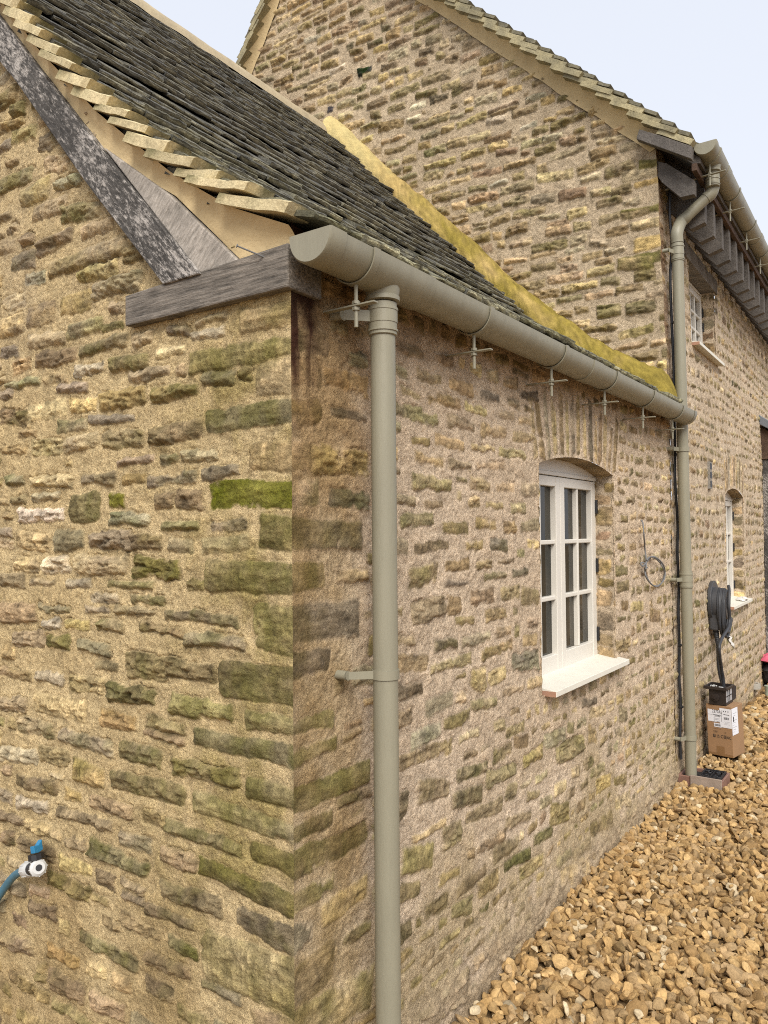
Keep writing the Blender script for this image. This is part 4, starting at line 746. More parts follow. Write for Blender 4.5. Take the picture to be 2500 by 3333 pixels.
# ================================================================== rainwater goods
def gutter_bits(root, P, y0, y1, rims, union=None, brackets=(), arm=None, rod=.115, sleeves=(), r=.064, dep=.073):
    """P(y, dx, dz): y along, dx from the gutter's middle line, dz from its rim"""
    def shell(m, a, b, rr, dd, th, n=22):
        ts = np.linspace(0, math.pi, n); rows = []
        for y in (a, b):
            rows.append([P(y, -rr * math.cos(t), -dd * math.sin(t) ** .85) for t in ts]); rows.append([P(y, -(rr - th) * math.cos(t), -(dd - th) * math.sin(t) ** .85) for t in ts])
        o0, i0, o1, i1 = rows; fs = []
        for k in range(n - 1): fs += [(k, k + 1, 2 * n + k + 1, 2 * n + k), (n + k + 1, n + k, 3 * n + k, 3 * n + k + 1), (k, n + k, n + k + 1, k + 1), (2 * n + k, 2 * n + k + 1, 3 * n + k + 1, 3 * n + k)]
        fs += [(0, 2 * n, 3 * n, n), (n - 1, 2 * n - 1, 4 * n - 1, 3 * n - 1)]; m.add(o0 + i0 + o1 + i1, fs)
    m = MB(); shell(m, y0, y1, r, dep, .003); m.build('trough', 'plastic', root, smooth=True)
    for y, sg in ((y0, -1), (y1, 1)):
        m = MB(); n = 22; ts = np.linspace(0, math.pi, n); ring = lambda yy, k: [P(yy, -(r + .001) * k * math.cos(t), .002 - (dep + .001) * k * math.sin(t) ** .85) for t in ts]
        a, b, c = ring(y - sg * .055, 1.02), ring(y, 1.02), ring(y + sg * .006, .965); m.add(a + b + c, [(k, k + 1, n + k + 1, n + k) for k in range(n - 1)] + [(n + k, n + k + 1, 2 * n + k + 1, 2 * n + k) for k in range(n - 1)] + [tuple(range(2 * n, 3 * n))] + [(n - 1, 0, n, 2 * n - 1), (2 * n - 1, n, 2 * n, 3 * n - 1)])
        m.build('end_cap', 'plastic', root, smooth=True, angle=50)
    for y in sleeves:
        m = MB(); shell(m, y - .055, y + .055, r + .0035, dep + .0035, .004); m.build('joint_sleeve', 'plastic', root, smooth=True)
    if union:
        ya, yb, yo = union; m = MB(); shell(m, ya, yb, r + .004, dep + .004, .005)
        c0 = np.array(P(yo, 0, -dep * .30)); rings = [(0, .049), (-.046, .0465), (-.060, .0435), (-.062, .0465), (-.073, .0465), (-.075, .039)]
        m.tube([c0 + np.array((0, 0, dz)) for dz, _ in rings], [q for _, q in rings], 28); m.build('outlet', 'plastic', root, smooth=True, angle=50)
    for y in brackets:
        b = empty('bracket', P(y, 0, -dep)); b.parent = root; b.location = root_matrix(root).inverted() @ b.location
        m = MB(); shell(m, y - .0125, y + .0125, r + .0065, dep + .0065, .0035); m.build('strap', 'plastic', b, smooth=True)
        m = MB(); m.tube([P(y, 0, -dep - .004), P(y, 0, -dep - rod)], .0052, 10); m.tube([P(y, 0, -dep - rod * .42), P(y, 0, -dep - rod * .42 - .008)], .0105, 6); m.tube([P(y, 0, -dep - rod * .42 - .016), P(y, 0, -dep - rod * .42 - .024)], .0105, 6); m.build('rod', 'plastic', b, smooth=True)
        m = MB(); arm(m, y, -dep - rod * .42 - .012); m.build('arm', 'plastic', b, bevel=.001)
GX, GZR = .102, 2.272
gut = empty('gutter', (GX, 0, GZR), 'olive grey half-round gutter along the eave of the low outbuilding', 'gutter')
def gut_arm(m, y, dz): m.box((.082, y, GZR + dz), (.166, .019, .0045))
gutter_bits(gut, lambda y, dx, dz: (GX + dx, y, GZR + dz), -.042, 3.46, None, union=(.135, .42, .252), brackets=(.134, .763, 1.391, 1.998, 2.578, 3.149), arm=gut_arm, sleeves=(1.75,))
def pipe(root, pts, r=.0335): m = MB(); m.tube(pts, r, 30); return m.build('pipe', 'plastic', root, smooth=True)
def socket(root, x, y, z0, z1, r=.0385, name='collar'):
    m = MB(); h = z1 - z0; zs = [(z0, r - .003), (z0 + .002, r), (z0 + .010, r), (z0 + .011, r + .003), (z0 + .016, r + .003), (z0 + .017, r), (z1 - .022, r), (z1 - .021, r + .003), (z1 - .014, r + .003), (z1 - .013, r), (z1 - .001, r), (z1, r - .003)]
    m.tube([(x, y, z) for z, _ in zs], [q for _, q in zs], 30); return m.build(name, 'plastic', root, smooth=True, angle=25)
def clip(root, x, y, z, nrm=(1, 0, 0), along=(0, 1, 0), wall=0.0, r=.0335, ear=.085, h=.024, both=False):
    n = np.array(nrm, float); a = np.array(along, float); c = np.array((x, y, z)); pts = []
    c_ = empty('pipe_clip', c); c_.parent = root; c_.location = root_matrix(root).inverted() @ c_.location
    m = MB(); m.tube([c - np.array((0, 0, h / 2)), c + np.array((0, 0, h / 2))], r + .0035, 30); m.build('band', 'plastic', c_, smooth=True)
    base = c + n * (wall - c @ n)                            # point of the wall behind the pipe
    o = n * (.034 - wall) + base - n * 0
    for sg in ((-1, 1) if both else (-1,)):
        m = MB(); e = base + a * sg * ear + n * .034; s_ = c + a * sg * (r * .75) - n * (r * .35)
        up = np.array((0, 0, h * .45)); t = n * .0035
        m.prism([s_ - up, e - up * .9 , e + up * .9, s_ + up], t); m.tube([e + n * .0035, e + n * .0045], h * .5, 18); m.build('ear', 'plastic', c_)
        m = MB(); m.tube([base + a * sg * ear, e], .0125, 16); m.build('standoff', 'plastic', c_, smooth=True)
dp = empty('downpipe', (GX, .252, 0), 'near olive grey downpipe running full height beside the mossy corner quoins', 'downpipe')
pipe(dp, [(GX, .252, -.12), (GX, .252, 2.13)]); socket(dp, GX, .252, 2.084, 2.172); clip(dp, GX, .252, 2.135, ear=.088, h=.034, r=.0365); clip(dp, GX, .252, 1.185, ear=.078)

# far gutter and its pipe with two bends
HGX, HGZ = .262, 3.845
hg = empty('gutter', hp(0, HGX, HGZ), 'olive grey half-round gutter under the high eaves of the house', 'gutter', rz=HD)
def HP(y, dx, dz): return tuple(hp(y, HGX + dx, HGZ + dz))
def hg_arm(m, y, dz): m.prism([hp(y - .010, o, HGZ + z) for o, z in ((.0, dz - .03), (HGX - .05, dz - .004), (HGX + .09, dz), (HGX + .09, dz + .005), (HGX - .05, dz + .001), (.0, dz - .025))], HT * .020)
gutter_bits(hg, HP, -.16, 5.9, None, union=(-.05, .20, .05), brackets=(-.03, .62, 1.27, 1.92, 2.57, 3.22), arm=hg_arm, sleeves=(.28, 1.62), rod=.135)
fp = empty('downpipe', (.07, 3.55, 0), 'far olive grey downpipe with two bends from the high gutter, standing on the drain', 'downpipe')
bot_, top_ = np.array((.072, 3.553, .03)), np.array((.066, 3.475, 3.36))
lowb = np.array(on(2210, 730, 0, .068)); upb = np.array(hp(.05, HGX, 3.66)) + np.array((0, .02, -.02)); up2 = np.array(hp(.05, HGX, 3.80))
pipe(fp, [bot_, top_])
bend = smooth_path([top_ - (0, 0, .03), top_ + (0, 0, .035), lowb + (upb - lowb) * .06 + (0, 0, .0), lowb + (upb - lowb) * .22], 8)
m = MB(); m.tube(bend, .0365, 24); m.build('bend', 'plastic', fp, smooth=True)
pipe(fp, [lowb + (upb - lowb) * .15, lowb + (upb - lowb) * .85])
bend = smooth_path([lowb + (upb - lowb) * .78, upb - (upb - lowb) * .06, upb + (0, .0, .045), up2], 8); m = MB(); m.tube(bend, .0365, 24); m.build('bend', 'plastic', fp, smooth=True)
ax = lambda z: bot_ + (top_ - bot_) * (z - bot_[2]) / (top_[2] - bot_[2])
for z0_, z1_ in ((3.215, 3.325), (1.20, 1.305)): socket(fp, ax(z0_)[0], ax(z0_)[1], z0_, z1_, .0375)
socket(fp, up2[0], up2[1], 3.655, 3.72, .040)
for z in (3.27, 2.055, 1.255, .285): clip(fp, ax(z)[0], ax(z)[1], z, ear=.082, h=.028, r=.0352)

# gully at its foot
gl = empty('drain_gully', (.13, 3.64, 0), 'brown clay drain gully with a black scrolled grate at the foot of the far downpipe', 'drain')
gx0, gx1, gy0, gy1, gz = .004, .262, 3.505, 3.715, .058
def frame_box(x0, x1, y0, y1, z0, z1, t):
    m = MB(); m.box(((x0 + x1) / 2, y0 + t / 2, (z0 + z1) / 2), (x1 - x0, t, z1 - z0)); m.box(((x0 + x1) / 2, y1 - t / 2, (z0 + z1) / 2), (x1 - x0, t, z1 - z0)); m.box((x0 + t / 2, (y0 + y1) / 2, (z0 + z1) / 2), (t, y1 - y0 - 2 * t, z1 - z0)); m.box((x1 - t / 2, (y0 + y1) / 2, (z0 + z1) / 2), (t, y1 - y0 - 2 * t, z1 - z0)); return m
M['clay'] = simple('brown_clay', (.20, .105, .075), .6, .25, 30); M['mush'] = simple('muddied_mortar', (.27, .21, .165), .95, .2, 20, .002)
frame_box(gx0, gx1, gy0, gy1, -.10, gz, .014).build('hopper', 'clay', gl, bevel=.004)
m = MB(); m.box(((gx0 + gx1) / 2, (gy0 + gy1) / 2, .028), (gx1 - gx0 - .03, gy1 - gy0 - .03, .02)); m.build('hopper_base', 'dark', gl)
m = MB(); m.box((gx0 + .165, gy0 - .003, .03), (.18, .012, .078)); m.build('mortar_smear', 'mush', gl, bevel=.003)
gc = ((gx0 + gx1) / 2 + .052, (gy0 + gy1) / 2); ga, gb = .062, .085; m = frame_box(gc[0] - ga, gc[0] + ga, gc[1] - gb, gc[1] + gb, gz - .006, gz + .010, .009)
m.box((gc[0], gc[1], gz + .003), (.005, 2 * gb - .018, .012)); m.box((gc[0], gc[1], gz + .0025), (2 * ga - .018, .005, .012))
for sx in (-1, 1):
    for sy in (-1, 1):
        pts = [(gc[0] + sx * (.028 + .021 * (1 - t) * math.cos(t * 9)), gc[1] + sy * (.04 + .033 * (1 - t) * math.sin(t * 9)), gz + .004) for t in np.linspace(0, .85, 22)]; m.tube(pts, .0038, 6)
m.build('grate', 'black', gl)

# black cable up the house corner, coil of grey wire on the low wall
pts = [(.014 + .006 * random.Random(i).random(), on(px, py, 0, .014)[1] + .012 * (random.Random(i * 3).random() - .5), on(px, py, 0, .014)[2]) for i, (px, py) in enumerate(((2178, 610), (2180, 700), (2183, 800), (2181, 900), (2186, 1050), (2190, 1200), (2193, 1350), (2197, 1480), (2196, 1560), (2204, 1700), (2203, 1800), (2208, 1900), (2207, 2000), (2211, 2100), (2210, 2200), (2213, 2300), (2212, 2400), (2215, 2470)))]
cb = empty('mains_cable', pts[-1], 'black mains cable clipped up the joint between the outbuilding and the house', 'cable')
m = MB(); m.tube(smooth_path(pts, 6), .0085, 10); m.build('sheath', 'cable', cb, smooth=True)
for i in (2, 4, 7, 9, 11, 13, 15):
    m = MB(); p = pts[i]; m.box((p[0] + .004, p[1], p[2]), (.020, .026, .014)); m.build('cable_clip', 'black', cb, bevel=.003)
W_ = lambda x, y, o=.02: on(1650 + x * .5425, 1200 + y * .5425, 0, o)
loop = lambda cx, cy, rx, ry, ph, n=26: [(cx + rx * math.cos(ph + 2 * math.pi * k / n), cy + ry * math.sin(ph + 2 * math.pi * k / n)) for k in range(n)]
pp = [(806, 908), (816, 930), (822, 1000), (828, 1080), (836, 1150), (834, 1200)] + [(835, 1235), (860, 1285), (895, 1308), (925, 1290), (943, 1235), (935, 1190), (905, 1150), (870, 1130), (845, 1140), (832, 1180), (828, 1215), (840, 1260), (875, 1300), (910, 1300), (940, 1270), (949, 1225), (940, 1180), (905, 1140), (870, 1128), (838, 1160), (815, 1185), (802, 1168), (820, 1165), (842, 1195)]
cw = empty('wire_coil', W_(835, 1150), 'coil of thin grey wire hanging on the outbuilding wall right of its window', 'wire')
m = MB(); m.tube(smooth_path([W_(x, y, .014 + .010 * (i % 3)) for i, (x, y) in enumerate(pp)], 5), .0042, 8); m.build('strand', 'grey_cable', cw, smooth=True)
# ================================================================== loose things
M['blue'] = simple('blue_plastic', (.02, .17, .33), .4, .05); M['blue_pipe'] = simple('blue_water_pipe', (.055, .15, .21), .5, .3, 14); M['white'] = simple('white_plastic', (.50, .50, .485), .4, .04)
tapo = np.array(on(150, 2815, 1, -.05))
tp = empty('stopcock', tapo, 'stopcock with blue lever, white nuts and blue water pipe on the gable wall', 'stopcock')
T = lambda x, y, o: np.array(on(x * .1206, 2700 + y * .1206, 1, o))
m = MB(); m.tube(smooth_path([T(-500, 2600, -.045), T(-250, 2150, -.04), T(0, 1760, -.038), T(300, 1340, -.04), T(520, 1160, -.046), T(760, 1075, -.052)], 8), .0128, 16); m.build('water_pipe', 'blue_pipe', tp, smooth=True)
c = T(1000, 1040, -.058); q = T(700, 1080, -.05); e = T(1180, 1015, -.092); axd = (e - c) / np.linalg.norm(e - c)
def nut(name, a, b, r0, r1, mat, ribs=8):
    a, b = np.array(a), np.array(b); d = (b - a); m = MB(); m.tube([a, a + d * .15, a + d * .75, b], [r0 * .94, r0, r0, r1], 24)
    dn = Vector(d).normalized(); x = dn.orthogonal().normalized(); y = dn.cross(x)
    for k in range(ribs):
        t = 2 * math.pi * k / ribs; o = np.array(x * math.cos(t) + y * math.sin(t)) * r0; m.tube([a + d * .12 + o, a + d * .72 + o], .0022, 6)
    return m.build(name, mat, tp, smooth=True)
nut('compression_nut', T(690, 1085, -.05), T(850, 1060, -.055), .0235, .021, 'white')
m = MB(); m.tube([T(820, 1065, -.055), T(1010, 1045, -.058), c + axd * .012], [.019, .020, .019], 18); m.tube([c, T(965, 720, -.058)], [.014, .0135], 16); m.tube([T(985, 800, -.058), T(965, 650, -.058)], [.0245, .0235], 10); m.build('valve_body', 'black', tp, smooth=True)
nut('outlet_nut', c + axd * .004, c + axd * .030, .0250, .018, 'white')
m = MB(); m.tube([c + axd * .0285, c + axd * .0312], .0098, 18); m.build('outlet_mouth', 'black', tp)
h0, h1 = T(815, 545, -.078), T(1050, 445, -.045); up_ = T(940, 400, -.06) - T(965, 600, -.06); th = np.cross(h1 - h0, up_); th = th / np.linalg.norm(th) * .017
m = MB(); mid = (h0 + h1) / 2; u2 = up_ * 1.15; m.prism([h0 - u2 * .5, mid - u2 * .6, h1 - u2 * .45, h1 + u2 * .75, mid + u2 * .25, h0 + u2 * .35], th); m.build('lever_handle', 'blue', tp, bevel=.002)

# car charger on the house wall
M['charger'] = simple('charcoal_plastic', (.045, .045, .048), .45, .08); M['rubber'] = simple('black_rubber_cable', (.028, .029, .033), .55, .15); M['grey_face'] = simple('grey_face_plate', (.16, .17, .19), .35, .1); M['stick'] = simple('pale_sticker', (.3, .28, .25), .6, .1)
X8 = lambda x, y, o: on_house(2250 + x * .226, 1850 + y * .226, o)
cs, cz = .99, 1.0
zb_, zt_ = X8(240, 905, 0)[1], X8(250, 280, 0)[1]
ch = empty('car_charger', hp(cs + .1, 0, zb_), 'charcoal wall charger for a car with thick black cable coiled round its holder', 'car charger', rz=HD)
HPm = lambda s, o, z: np.array(hp(s, o, z))
m = MB(); m.prism([HPm(cs, .004, zb_ + .01), HPm(cs, .004, zt_ - .06), HPm(cs, .062, zt_ - .06), HPm(cs, .075, zb_ + .03), HPm(cs, .06, zb_)], HT * .20); m.build('housing', 'charger', ch, bevel=.012)
m = MB(); zA, zB = X8(440, 275, .13)[1], X8(480, 890, .13)[1]; zc_ = (zA + zB) / 2 + .01; rr = (zA - zB) * .5 / .93
m.tube([HPm(cs + .10, .03, zc_), HPm(cs + .10, .06, zc_)], rr * .75, 32); m.tube([HPm(cs + .10, .055, zc_), HPm(cs + .10, .110, zc_), HPm(cs + .10, .117, zc_)], [rr * .66, rr * .66, rr * .6], 32); m.build('cable_holder', 'charger', ch, smooth=True)
m = MB(); m.tube([HPm(cs + .10, .005, zc_ + .02), HPm(cs + .10, .03, zc_ + .02)], rr * .92, 32); m.build('back_plate', 'charger', ch, smooth=True, bevel=.003)
m = MB(); m.tube([HPm(cs + .10, .117, zc_ + .01), HPm(cs + .10, .123, zc_ + .01)], rr * .32, 24); m.build('socket_face', 'grey_face', ch, smooth=True)
m = MB(); m.box(tuple(HPm(cs + .10, .125, zc_ + .02)), (.012, .03, .035)); m.build('socket_slot', 'black', ch)
m = MB(); m.prism([HPm(cs - .002, .03, zb_ + .17), HPm(cs - .002, .055, zb_ + .17), HPm(cs - .002, .055, zb_ + .24), HPm(cs - .002, .03, zb_ + .24)], -HT * .001); m.build('rating_sticker', 'stick', ch)
R = random.Random(4); pts = []
for t in range(5 * 22):
    a = 2 * math.pi * t / 22; k = t / 22; rad = rr * (.78 + .045 * math.sin(k * 2.1)) ; pts.append(HPm(cs + .10 + rad * .85 * math.cos(a), (.058, .078, .098, .068, .090)[min(int(k), 4)] + .02 * (k - int(k)), zc_ - .02 + rad * (1.06 if math.sin(a) < 0 else .98) * math.sin(a) - .018 * k * (math.sin(a) < 0)))
g2 = [HPm(*X8(395, 800, .15)[:1], .15, X8(395, 800, .15)[1]), HPm(X8(405, 1100, .15)[0], .15, X8(405, 1100, .15)[1]), HPm(X8(435, 1450, .14)[0], .14, X8(435, 1450, .14)[1]), HPm(X8(465, 1700, .14)[0], .14, X8(465, 1700, .14)[1]), HPm(X8(465, 1700, .14)[0] + .02, .13, .08)]
st0 = HPm(cs + .02, .16, zc_ + rr * .9)
m = MB(); m.tube(smooth_path(pts, 3), .0105, 10); m.build('coiled_cable', 'rubber', ch, smooth=True)
m = MB(); m.tube(smooth_path([HPm(cs + .13, .118, zc_ + rr * .80), HPm(cs + .05, .135, zc_ + rr * .60), HPm(cs + .0, .14, zc_), HPm(cs - .01, .14, zb_ + .05)] + g2[1:], 8), .0115, 12); m.build('hanging_cable', 'rubber', ch, smooth=True)
b0 = HPm(cs + .05, .04, zb_ + .01); b1 = HPm(X8(325, 1130, .05)[0], .05, X8(325, 1130, .05)[1]); b1[1] = b0[1] + .0
zz = np.linspace(0, 1, 19); m = MB(); m.tube([b0 + (b1 - b0) * z for z in zz], [(.022 - .007 * z) * (1 if i % 2 else .88) for i, z in enumerate(zz)], 14); m.build('cable_gland', 'rubber', ch, smooth=True)
m = MB(); m.tube(smooth_path([b1, b1 + (.0, .02, -.18), b1 + (.03, .05, -.36), b1 + (.07, .09, -.60), b1 + (.07, .12, -.72)], 8), .0115, 12); m.build('supply_cable', 'cable', ch, smooth=True)
M['film'] = simple('clear_film', (.55, .52, .47), .3, .1)
V_ = []; p0 = HPm(cs + .14, .09, zb_ - .01)
for i in range(9):
    for j in range(9): n = float(fbm(i * .6, j * .6, 5)); V_.append(p0 + np.array((.03 * n + .006 * i, .012 * j - .03 + .012 * n, -.015 * i * (1 + .15 * float(vnoise(j * .8, 0, 3))))))
m = MB(); m.add(V_, [(i * 9 + j, i * 9 + j + 1, i * 9 + j + 10, i * 9 + j + 9) for i in range(8) for j in range(8)]); m.build('plastic_film_scrap', 'film', ch, smooth=True)

# carton with paper labels, lantern on its top
M['card'] = simple('brown_cardboard', (.27, .155, .075), .85, .07, 6); M['tape'] = simple('brown_parcel_tape', (.21, .115, .05), .35, .08); M['paper'] = simple('white_paper_label', (.66, .66, .69), .6, .03); M['ink'] = simple('black_ink', (.02, .018, .016), .7, .05)
BL, BR = np.array((.0395, 4.165, .035)), np.array((.205, 4.135, .035)); BB = np.array((.205, 4.335, .035)); fx = BR - BL; BWd = np.linalg.norm(fx); fx = fx / BWd; fy = np.array((-fx[1], fx[0], 0)); BHt = .335; BD = .195
box = empty('cardboard_box', (BL + BR) / 2 + fy * .1, 'tall brown cardboard carton with white paper labels standing on the gravel', 'box')
m = MB(); tx = np.array((-.006, .004, 0)); c4 = [BL, BR, BR + fy * BD, BL + fy * BD]; m.add(c4 + [p + np.array((-.012, .004, BHt)) * 1 + (p - (BL + BR) / 2 - fy * BD / 2) * .0 for p in c4], [(0, 3, 2, 1), (4, 5, 6, 7), (0, 1, 5, 4), (1, 2, 6, 5), (2, 3, 7, 6), (3, 0, 4, 7)]); m.build('carton', 'card', box, bevel=.003)
upv = np.array((-.012, .004, BHt)) / BHt
def F(u, v, o=.0012): return BL + fx * u * BWd + upv * v * BHt - fy * o
def Sd(u, v, o=.0012): return BR + fy * u * BD + upv * v * BHt + fx * o
def patch(name, fn, u0, u1, v0, v1, mat, o=.0012): m = MB(); m.prism([fn(u0, v0, o), fn(u1, v0, o), fn(u1, v1, o), fn(u0, v1, o)], (fn(0, 0, .0004) - fn(0, 0, 0))); return m.build(name, mat, box)
patch('paper_label', F, .06, .56, .665, .905, 'paper', .0010); patch('paper_label', F, .535, .999, .575, .955, 'paper', .0016); patch('paper_label', F, .29, .585, .565, .642, 'paper', .0013); patch('paper_label', Sd, .0, .52, .44, .965, 'paper', .0012)
patch('parcel_tape', F, .35, .66, .05, .19, 'tape', .0009); patch('parcel_tape', F, .02, .985, .0, .05, 'tape', .0008)
lab = lambda nm, s_, u, v, size, sx=1.0, fn=F, d=fx, o=.0024: text_mesh(nm, s_, size, fn(u, v, o), d, (0, 0, 1), 'ink', box, sx)
lab('printed_code', '2370AS', .24, .845, .030, .72); lab('printed_line', 'GARDEN LIGHT', .28, .795, .011, .7); lab('printed_line', 'LANTERN', .33, .77, .011, .8)
def bars(u0, u1, v0, v1, n, seed, o=.0022):
    R = random.Random(seed); m = MB(); u = u0
    while u < u1: w = R.uniform(.004, .014); m.prism([F(u, v0, o), F(min(u + w, u1), v0, o), F(min(u + w, u1), v1, o), F(u, v1, o)], -fy * .0002); u += w + R.uniform(.005, .014)
    m.build('barcode', 'ink', box)
bars(.70, .90, .735, .785, 12, 1); bars(.32, .55, .583, .625, 14, 2)
for u0, u1, v0, v1 in ((.07, .53, .800, .8025), (.32, .323, .675, .76), (.33, .53, .735, .737), (.36, .53, .71, .713), (.40, .53, .675, .679), (.69, .92, .83, .841), (.6, .605, .68, .86), (.605, .61, .69, .85), (.70, .93, .69, .692), (.70, .92, .665, .667), (.70, .93, .64, .642), (.25, .55, .53, .533), (.25, .42, .485, .488), (.25, .46, .47, .473), (.25, .39, .455, .458), (.70, .76, .485, .488), (.70, .75, .465, .468)): m = MB(); m.prism([F(u0, v0, .0022), F(u1, v0, .0022), F(u1, v1, .0022), F(u0, v1, .0022)], -fy * .0002); m.build('printed_rule', 'ink', box)
m = MB()
for k in range(3): m.prism([F(.68 + .09 * k, .885, .0022), F(.71 + .09 * k, .885, .0022), F(.71 + .09 * k, .91, .0022), F(.68 + .09 * k, .91, .0022)], -fy * .0002)
m.build('handling_symbol', 'ink', box); m = MB(); m.prism([F(.24, .355), F(.325, .355), F(.325, .415), F(.24, .415)], -fy * .0004); m.build('printed_square', 'ink', box)
lab('printed_mark', 'f', .268, .365, .022, 1, o=.0020).data.materials[0] = M['card']
lab('printed_mark', 'UK', .38, .388, .014); lab('printed_mark', 'CA', .38, .357, .014); lab('printed_mark', 'CE', .53, .36, .030, .95); lab('printed_mark', 'EAC', .715, .36, .028, .75)
for k in range(9): m = MB(); m.prism([Sd(.08, .50 + .045 * k, .0022), Sd(.20 + .2 * ((k * 7) % 3) / 2, .50 + .045 * k, .0022), Sd(.20 + .2 * ((k * 7) % 3) / 2, .504 + .045 * k, .0022), Sd(.08, .504 + .045 * k, .0022)], fx * .0002); m.build('printed_rule', 'ink', box)
m = MB(); m.prism([Sd(.10, .70, .0022), Sd(.17, .70, .0022), Sd(.17, .80, .0022), Sd(.10, .80, .0022)], fx * .0002); m.build('printed_square', 'ink', box)

M['lantern'] = simple('bronze_black_metal', (.022, .015, .012), .45, .2); M['seedy'] = simple('frosted_lantern_glass', (.42, .42, .43), .25, .25, 60)
top = (BL + BR) / 2 + fy * BD * .42 + upv * BHt
ln = empty('lantern', top, 'dark bronze box lantern with small leaded panes lying on top of the cardboard carton', 'lantern')
ang = math.radians(6); lx = np.array((math.cos(ang) * fx[0] - math.sin(ang) * fx[1], math.sin(ang) * fx[0] + math.cos(ang) * fx[1], 0)); ly = np.array((-lx[1], lx[0], 0)); lz = np.array((0, 0, 1.0))
LW, LD, LH = .110, .165, .105; o0 = top - lx * .068 - ly * .085 + lz * .003
LP = lambda a, b, c: o0 + lx * a + ly * b + lz * c
def lbox(m, a0, a1, b0, b1, c0, c1): m.add([LP(a, b, c) for a in (a0, a1) for b in (b0, b1) for c in (c0, c1)], [(0, 1, 3, 2), (4, 6, 7, 5), (0, 4, 5, 1), (2, 3, 7, 6), (0, 2, 6, 4), (1, 5, 7, 3)])
m = MB(); lbox(m, 0, LW, 0, .012, 0, LH); lbox(m, 0, LW, LD - .012, LD, 0, LH); lbox(m, 0, .004, .012, LD - .012, 0, LH); lbox(m, 0, LW, .012, LD - .012, 0, .010); lbox(m, LW - .008, LW, .012, LD - .012, .010, .018); lbox(m, LW - .008, LW, .012, LD - .012, LH - .008, LH)
m.build('lantern_body', 'lantern', ln, bevel=.002)
m = MB(); lbox(m, -.03, LW + .012, -.022, -.012 + .004, LH, LH + .018); lbox(m, -.03, LW + .012, LD - .02, LD - .010, LH, LH + .018); lbox(m, -.03, -.02, -.018, LD - .02, LH, LH + .018); lbox(m, LW + .002, LW + .012, -.018, LD - .02, LH, LH + .018); lbox(m, -.02, LW + .002, -.018, LD - .02, LH - .002, LH + .003); m.build('open_tray', 'lantern', ln, bevel=.0015)
m = MB(); lbox(m, LW - .006, LW - .003, .012, LD - .012, .018, LH - .008); m.build('pane', 'seedy', ln)
m = MB()
for b in (.054, .096): lbox(m, LW - .003, LW + .001, b - .0018, b + .0018, .018, LH - .008)
lbox(m, LW - .003, LW + .0008, .012, LD - .012, .056, .0595); m.build('leaded_bars', 'lantern', ln)
m = MB(); m.tube([LP(.045, 0, .05), LP(.045, -.012, .05), LP(.045, -.013, .05)], [.026, .026, .02], 20); m.tube([LP(.045, -.012, .05), LP(.045, -.026, .05)], .009, 12); m.build('mounting_boss', 'lantern', ln, smooth=True)
m = MB(); m.prism([LP(LW, LD - .005, .005), LP(LW + .012, LD + .035, .02), LP(LW + .012, LD + .04, LH), LP(LW - .01, LD + .02, LH + .012), LP(LW - .005, LD, LH)], -lx * .07); m.build('lantern_hood', 'lantern', ln, bevel=.002)
m = MB(); R = random.Random(8)
for k in range(9): a, b = R.uniform(.0, .085), R.uniform(.01, .10); m.tube([LP(a, b, LH + .006), LP(a + R.uniform(-.03, .03), b + R.uniform(-.03, .03), LH + .010)], .003, 6)
m.build('screws', 'white', ln)

# rag on the sill, things on the gravel further along
M['rag'] = simple('white_cloth', (.62, .59, .54), .9, .08)
def lump(c, size, seed, n=14, k=.25):
    V_ = []; F_ = []
    for i in range(n + 1):
        th = math.pi * i / n
        for j in range(2 * n):
            ph = math.pi * j / n; r = 1 + k * float(fbm(th * 1.6 + seed, math.cos(ph) * 1.5 + 3 * math.sin(ph), seed)) + .08 * float(fbm(th * 6, ph * 0 + math.cos(ph) * 5, seed + 1))
            V_.append((c[0] + size[0] * r * math.sin(th) * math.cos(ph), c[1] + size[1] * r * math.sin(th) * math.sin(ph), max(c[2] + size[2] * r * math.cos(th), c[2] - size[2] * .85)))
    for i in range(n):
        for j in range(2 * n): a = i * 2 * n + j; b = i * 2 * n + (j + 1) % (2 * n); F_.append((a, a + 2 * n, b + 2 * n, b))
    m = MB(); m.add(V_, F_); return m
rz_ = LO[2] + .012
tag(lump(hp(2.30, .012, rz_ + .018), (.04, .10, .022), 5, 14, .5).build('cloth_rag', 'rag', None, smooth=True), 'crumpled white rag left on the lower window sill of the house', 'rag')
M['tape_grey'] = simple('grey_tape_roll', (.36, .33, .28), .6, .12); M['pink'] = simple('pink_cloth', (.55, .10, .16), .85, .12); M['black_bag'] = simple('black_fabric', (.018, .016, .018), .8, .2); M['pail'] = simple('grey_plastic_pail', (.30, .31, .34), .5, .08); M['pale_green'] = simple('pale_green_tin', (.30, .34, .27), .5, .1)
c = np.array(on(2455, 2232, 2, .10)); m = MB(); n = 30; rings = [(.055, -.025), (.055, .025), (.033, .025), (.033, -.025)]; V_ = [c + np.array((r * math.cos(2 * math.pi * k / n), r * math.sin(2 * math.pi * k / n), z)) for r, z in rings for k in range(n)]
m.add(V_, [(i * n + k, i * n + (k + 1) % n, ((i + 1) % 4) * n + (k + 1) % n, ((i + 1) % 4) * n + k) for i in range(4) for k in range(n)]); tag(m.build('tape_roll', 'tape_grey', None, smooth=True), 'pale grey roll of tape lying on the gravel against the house wall', 'tape roll')
bg = np.array(on(2500, 2215, 2, .08)); tag(lump(bg + (.03, .15, .07), (.13, .20, .13), 9, 14, .3).build('tool_bag', 'black_bag', None, smooth=True), 'black soft bag slumped at the foot of the wall at the far end', 'bag')
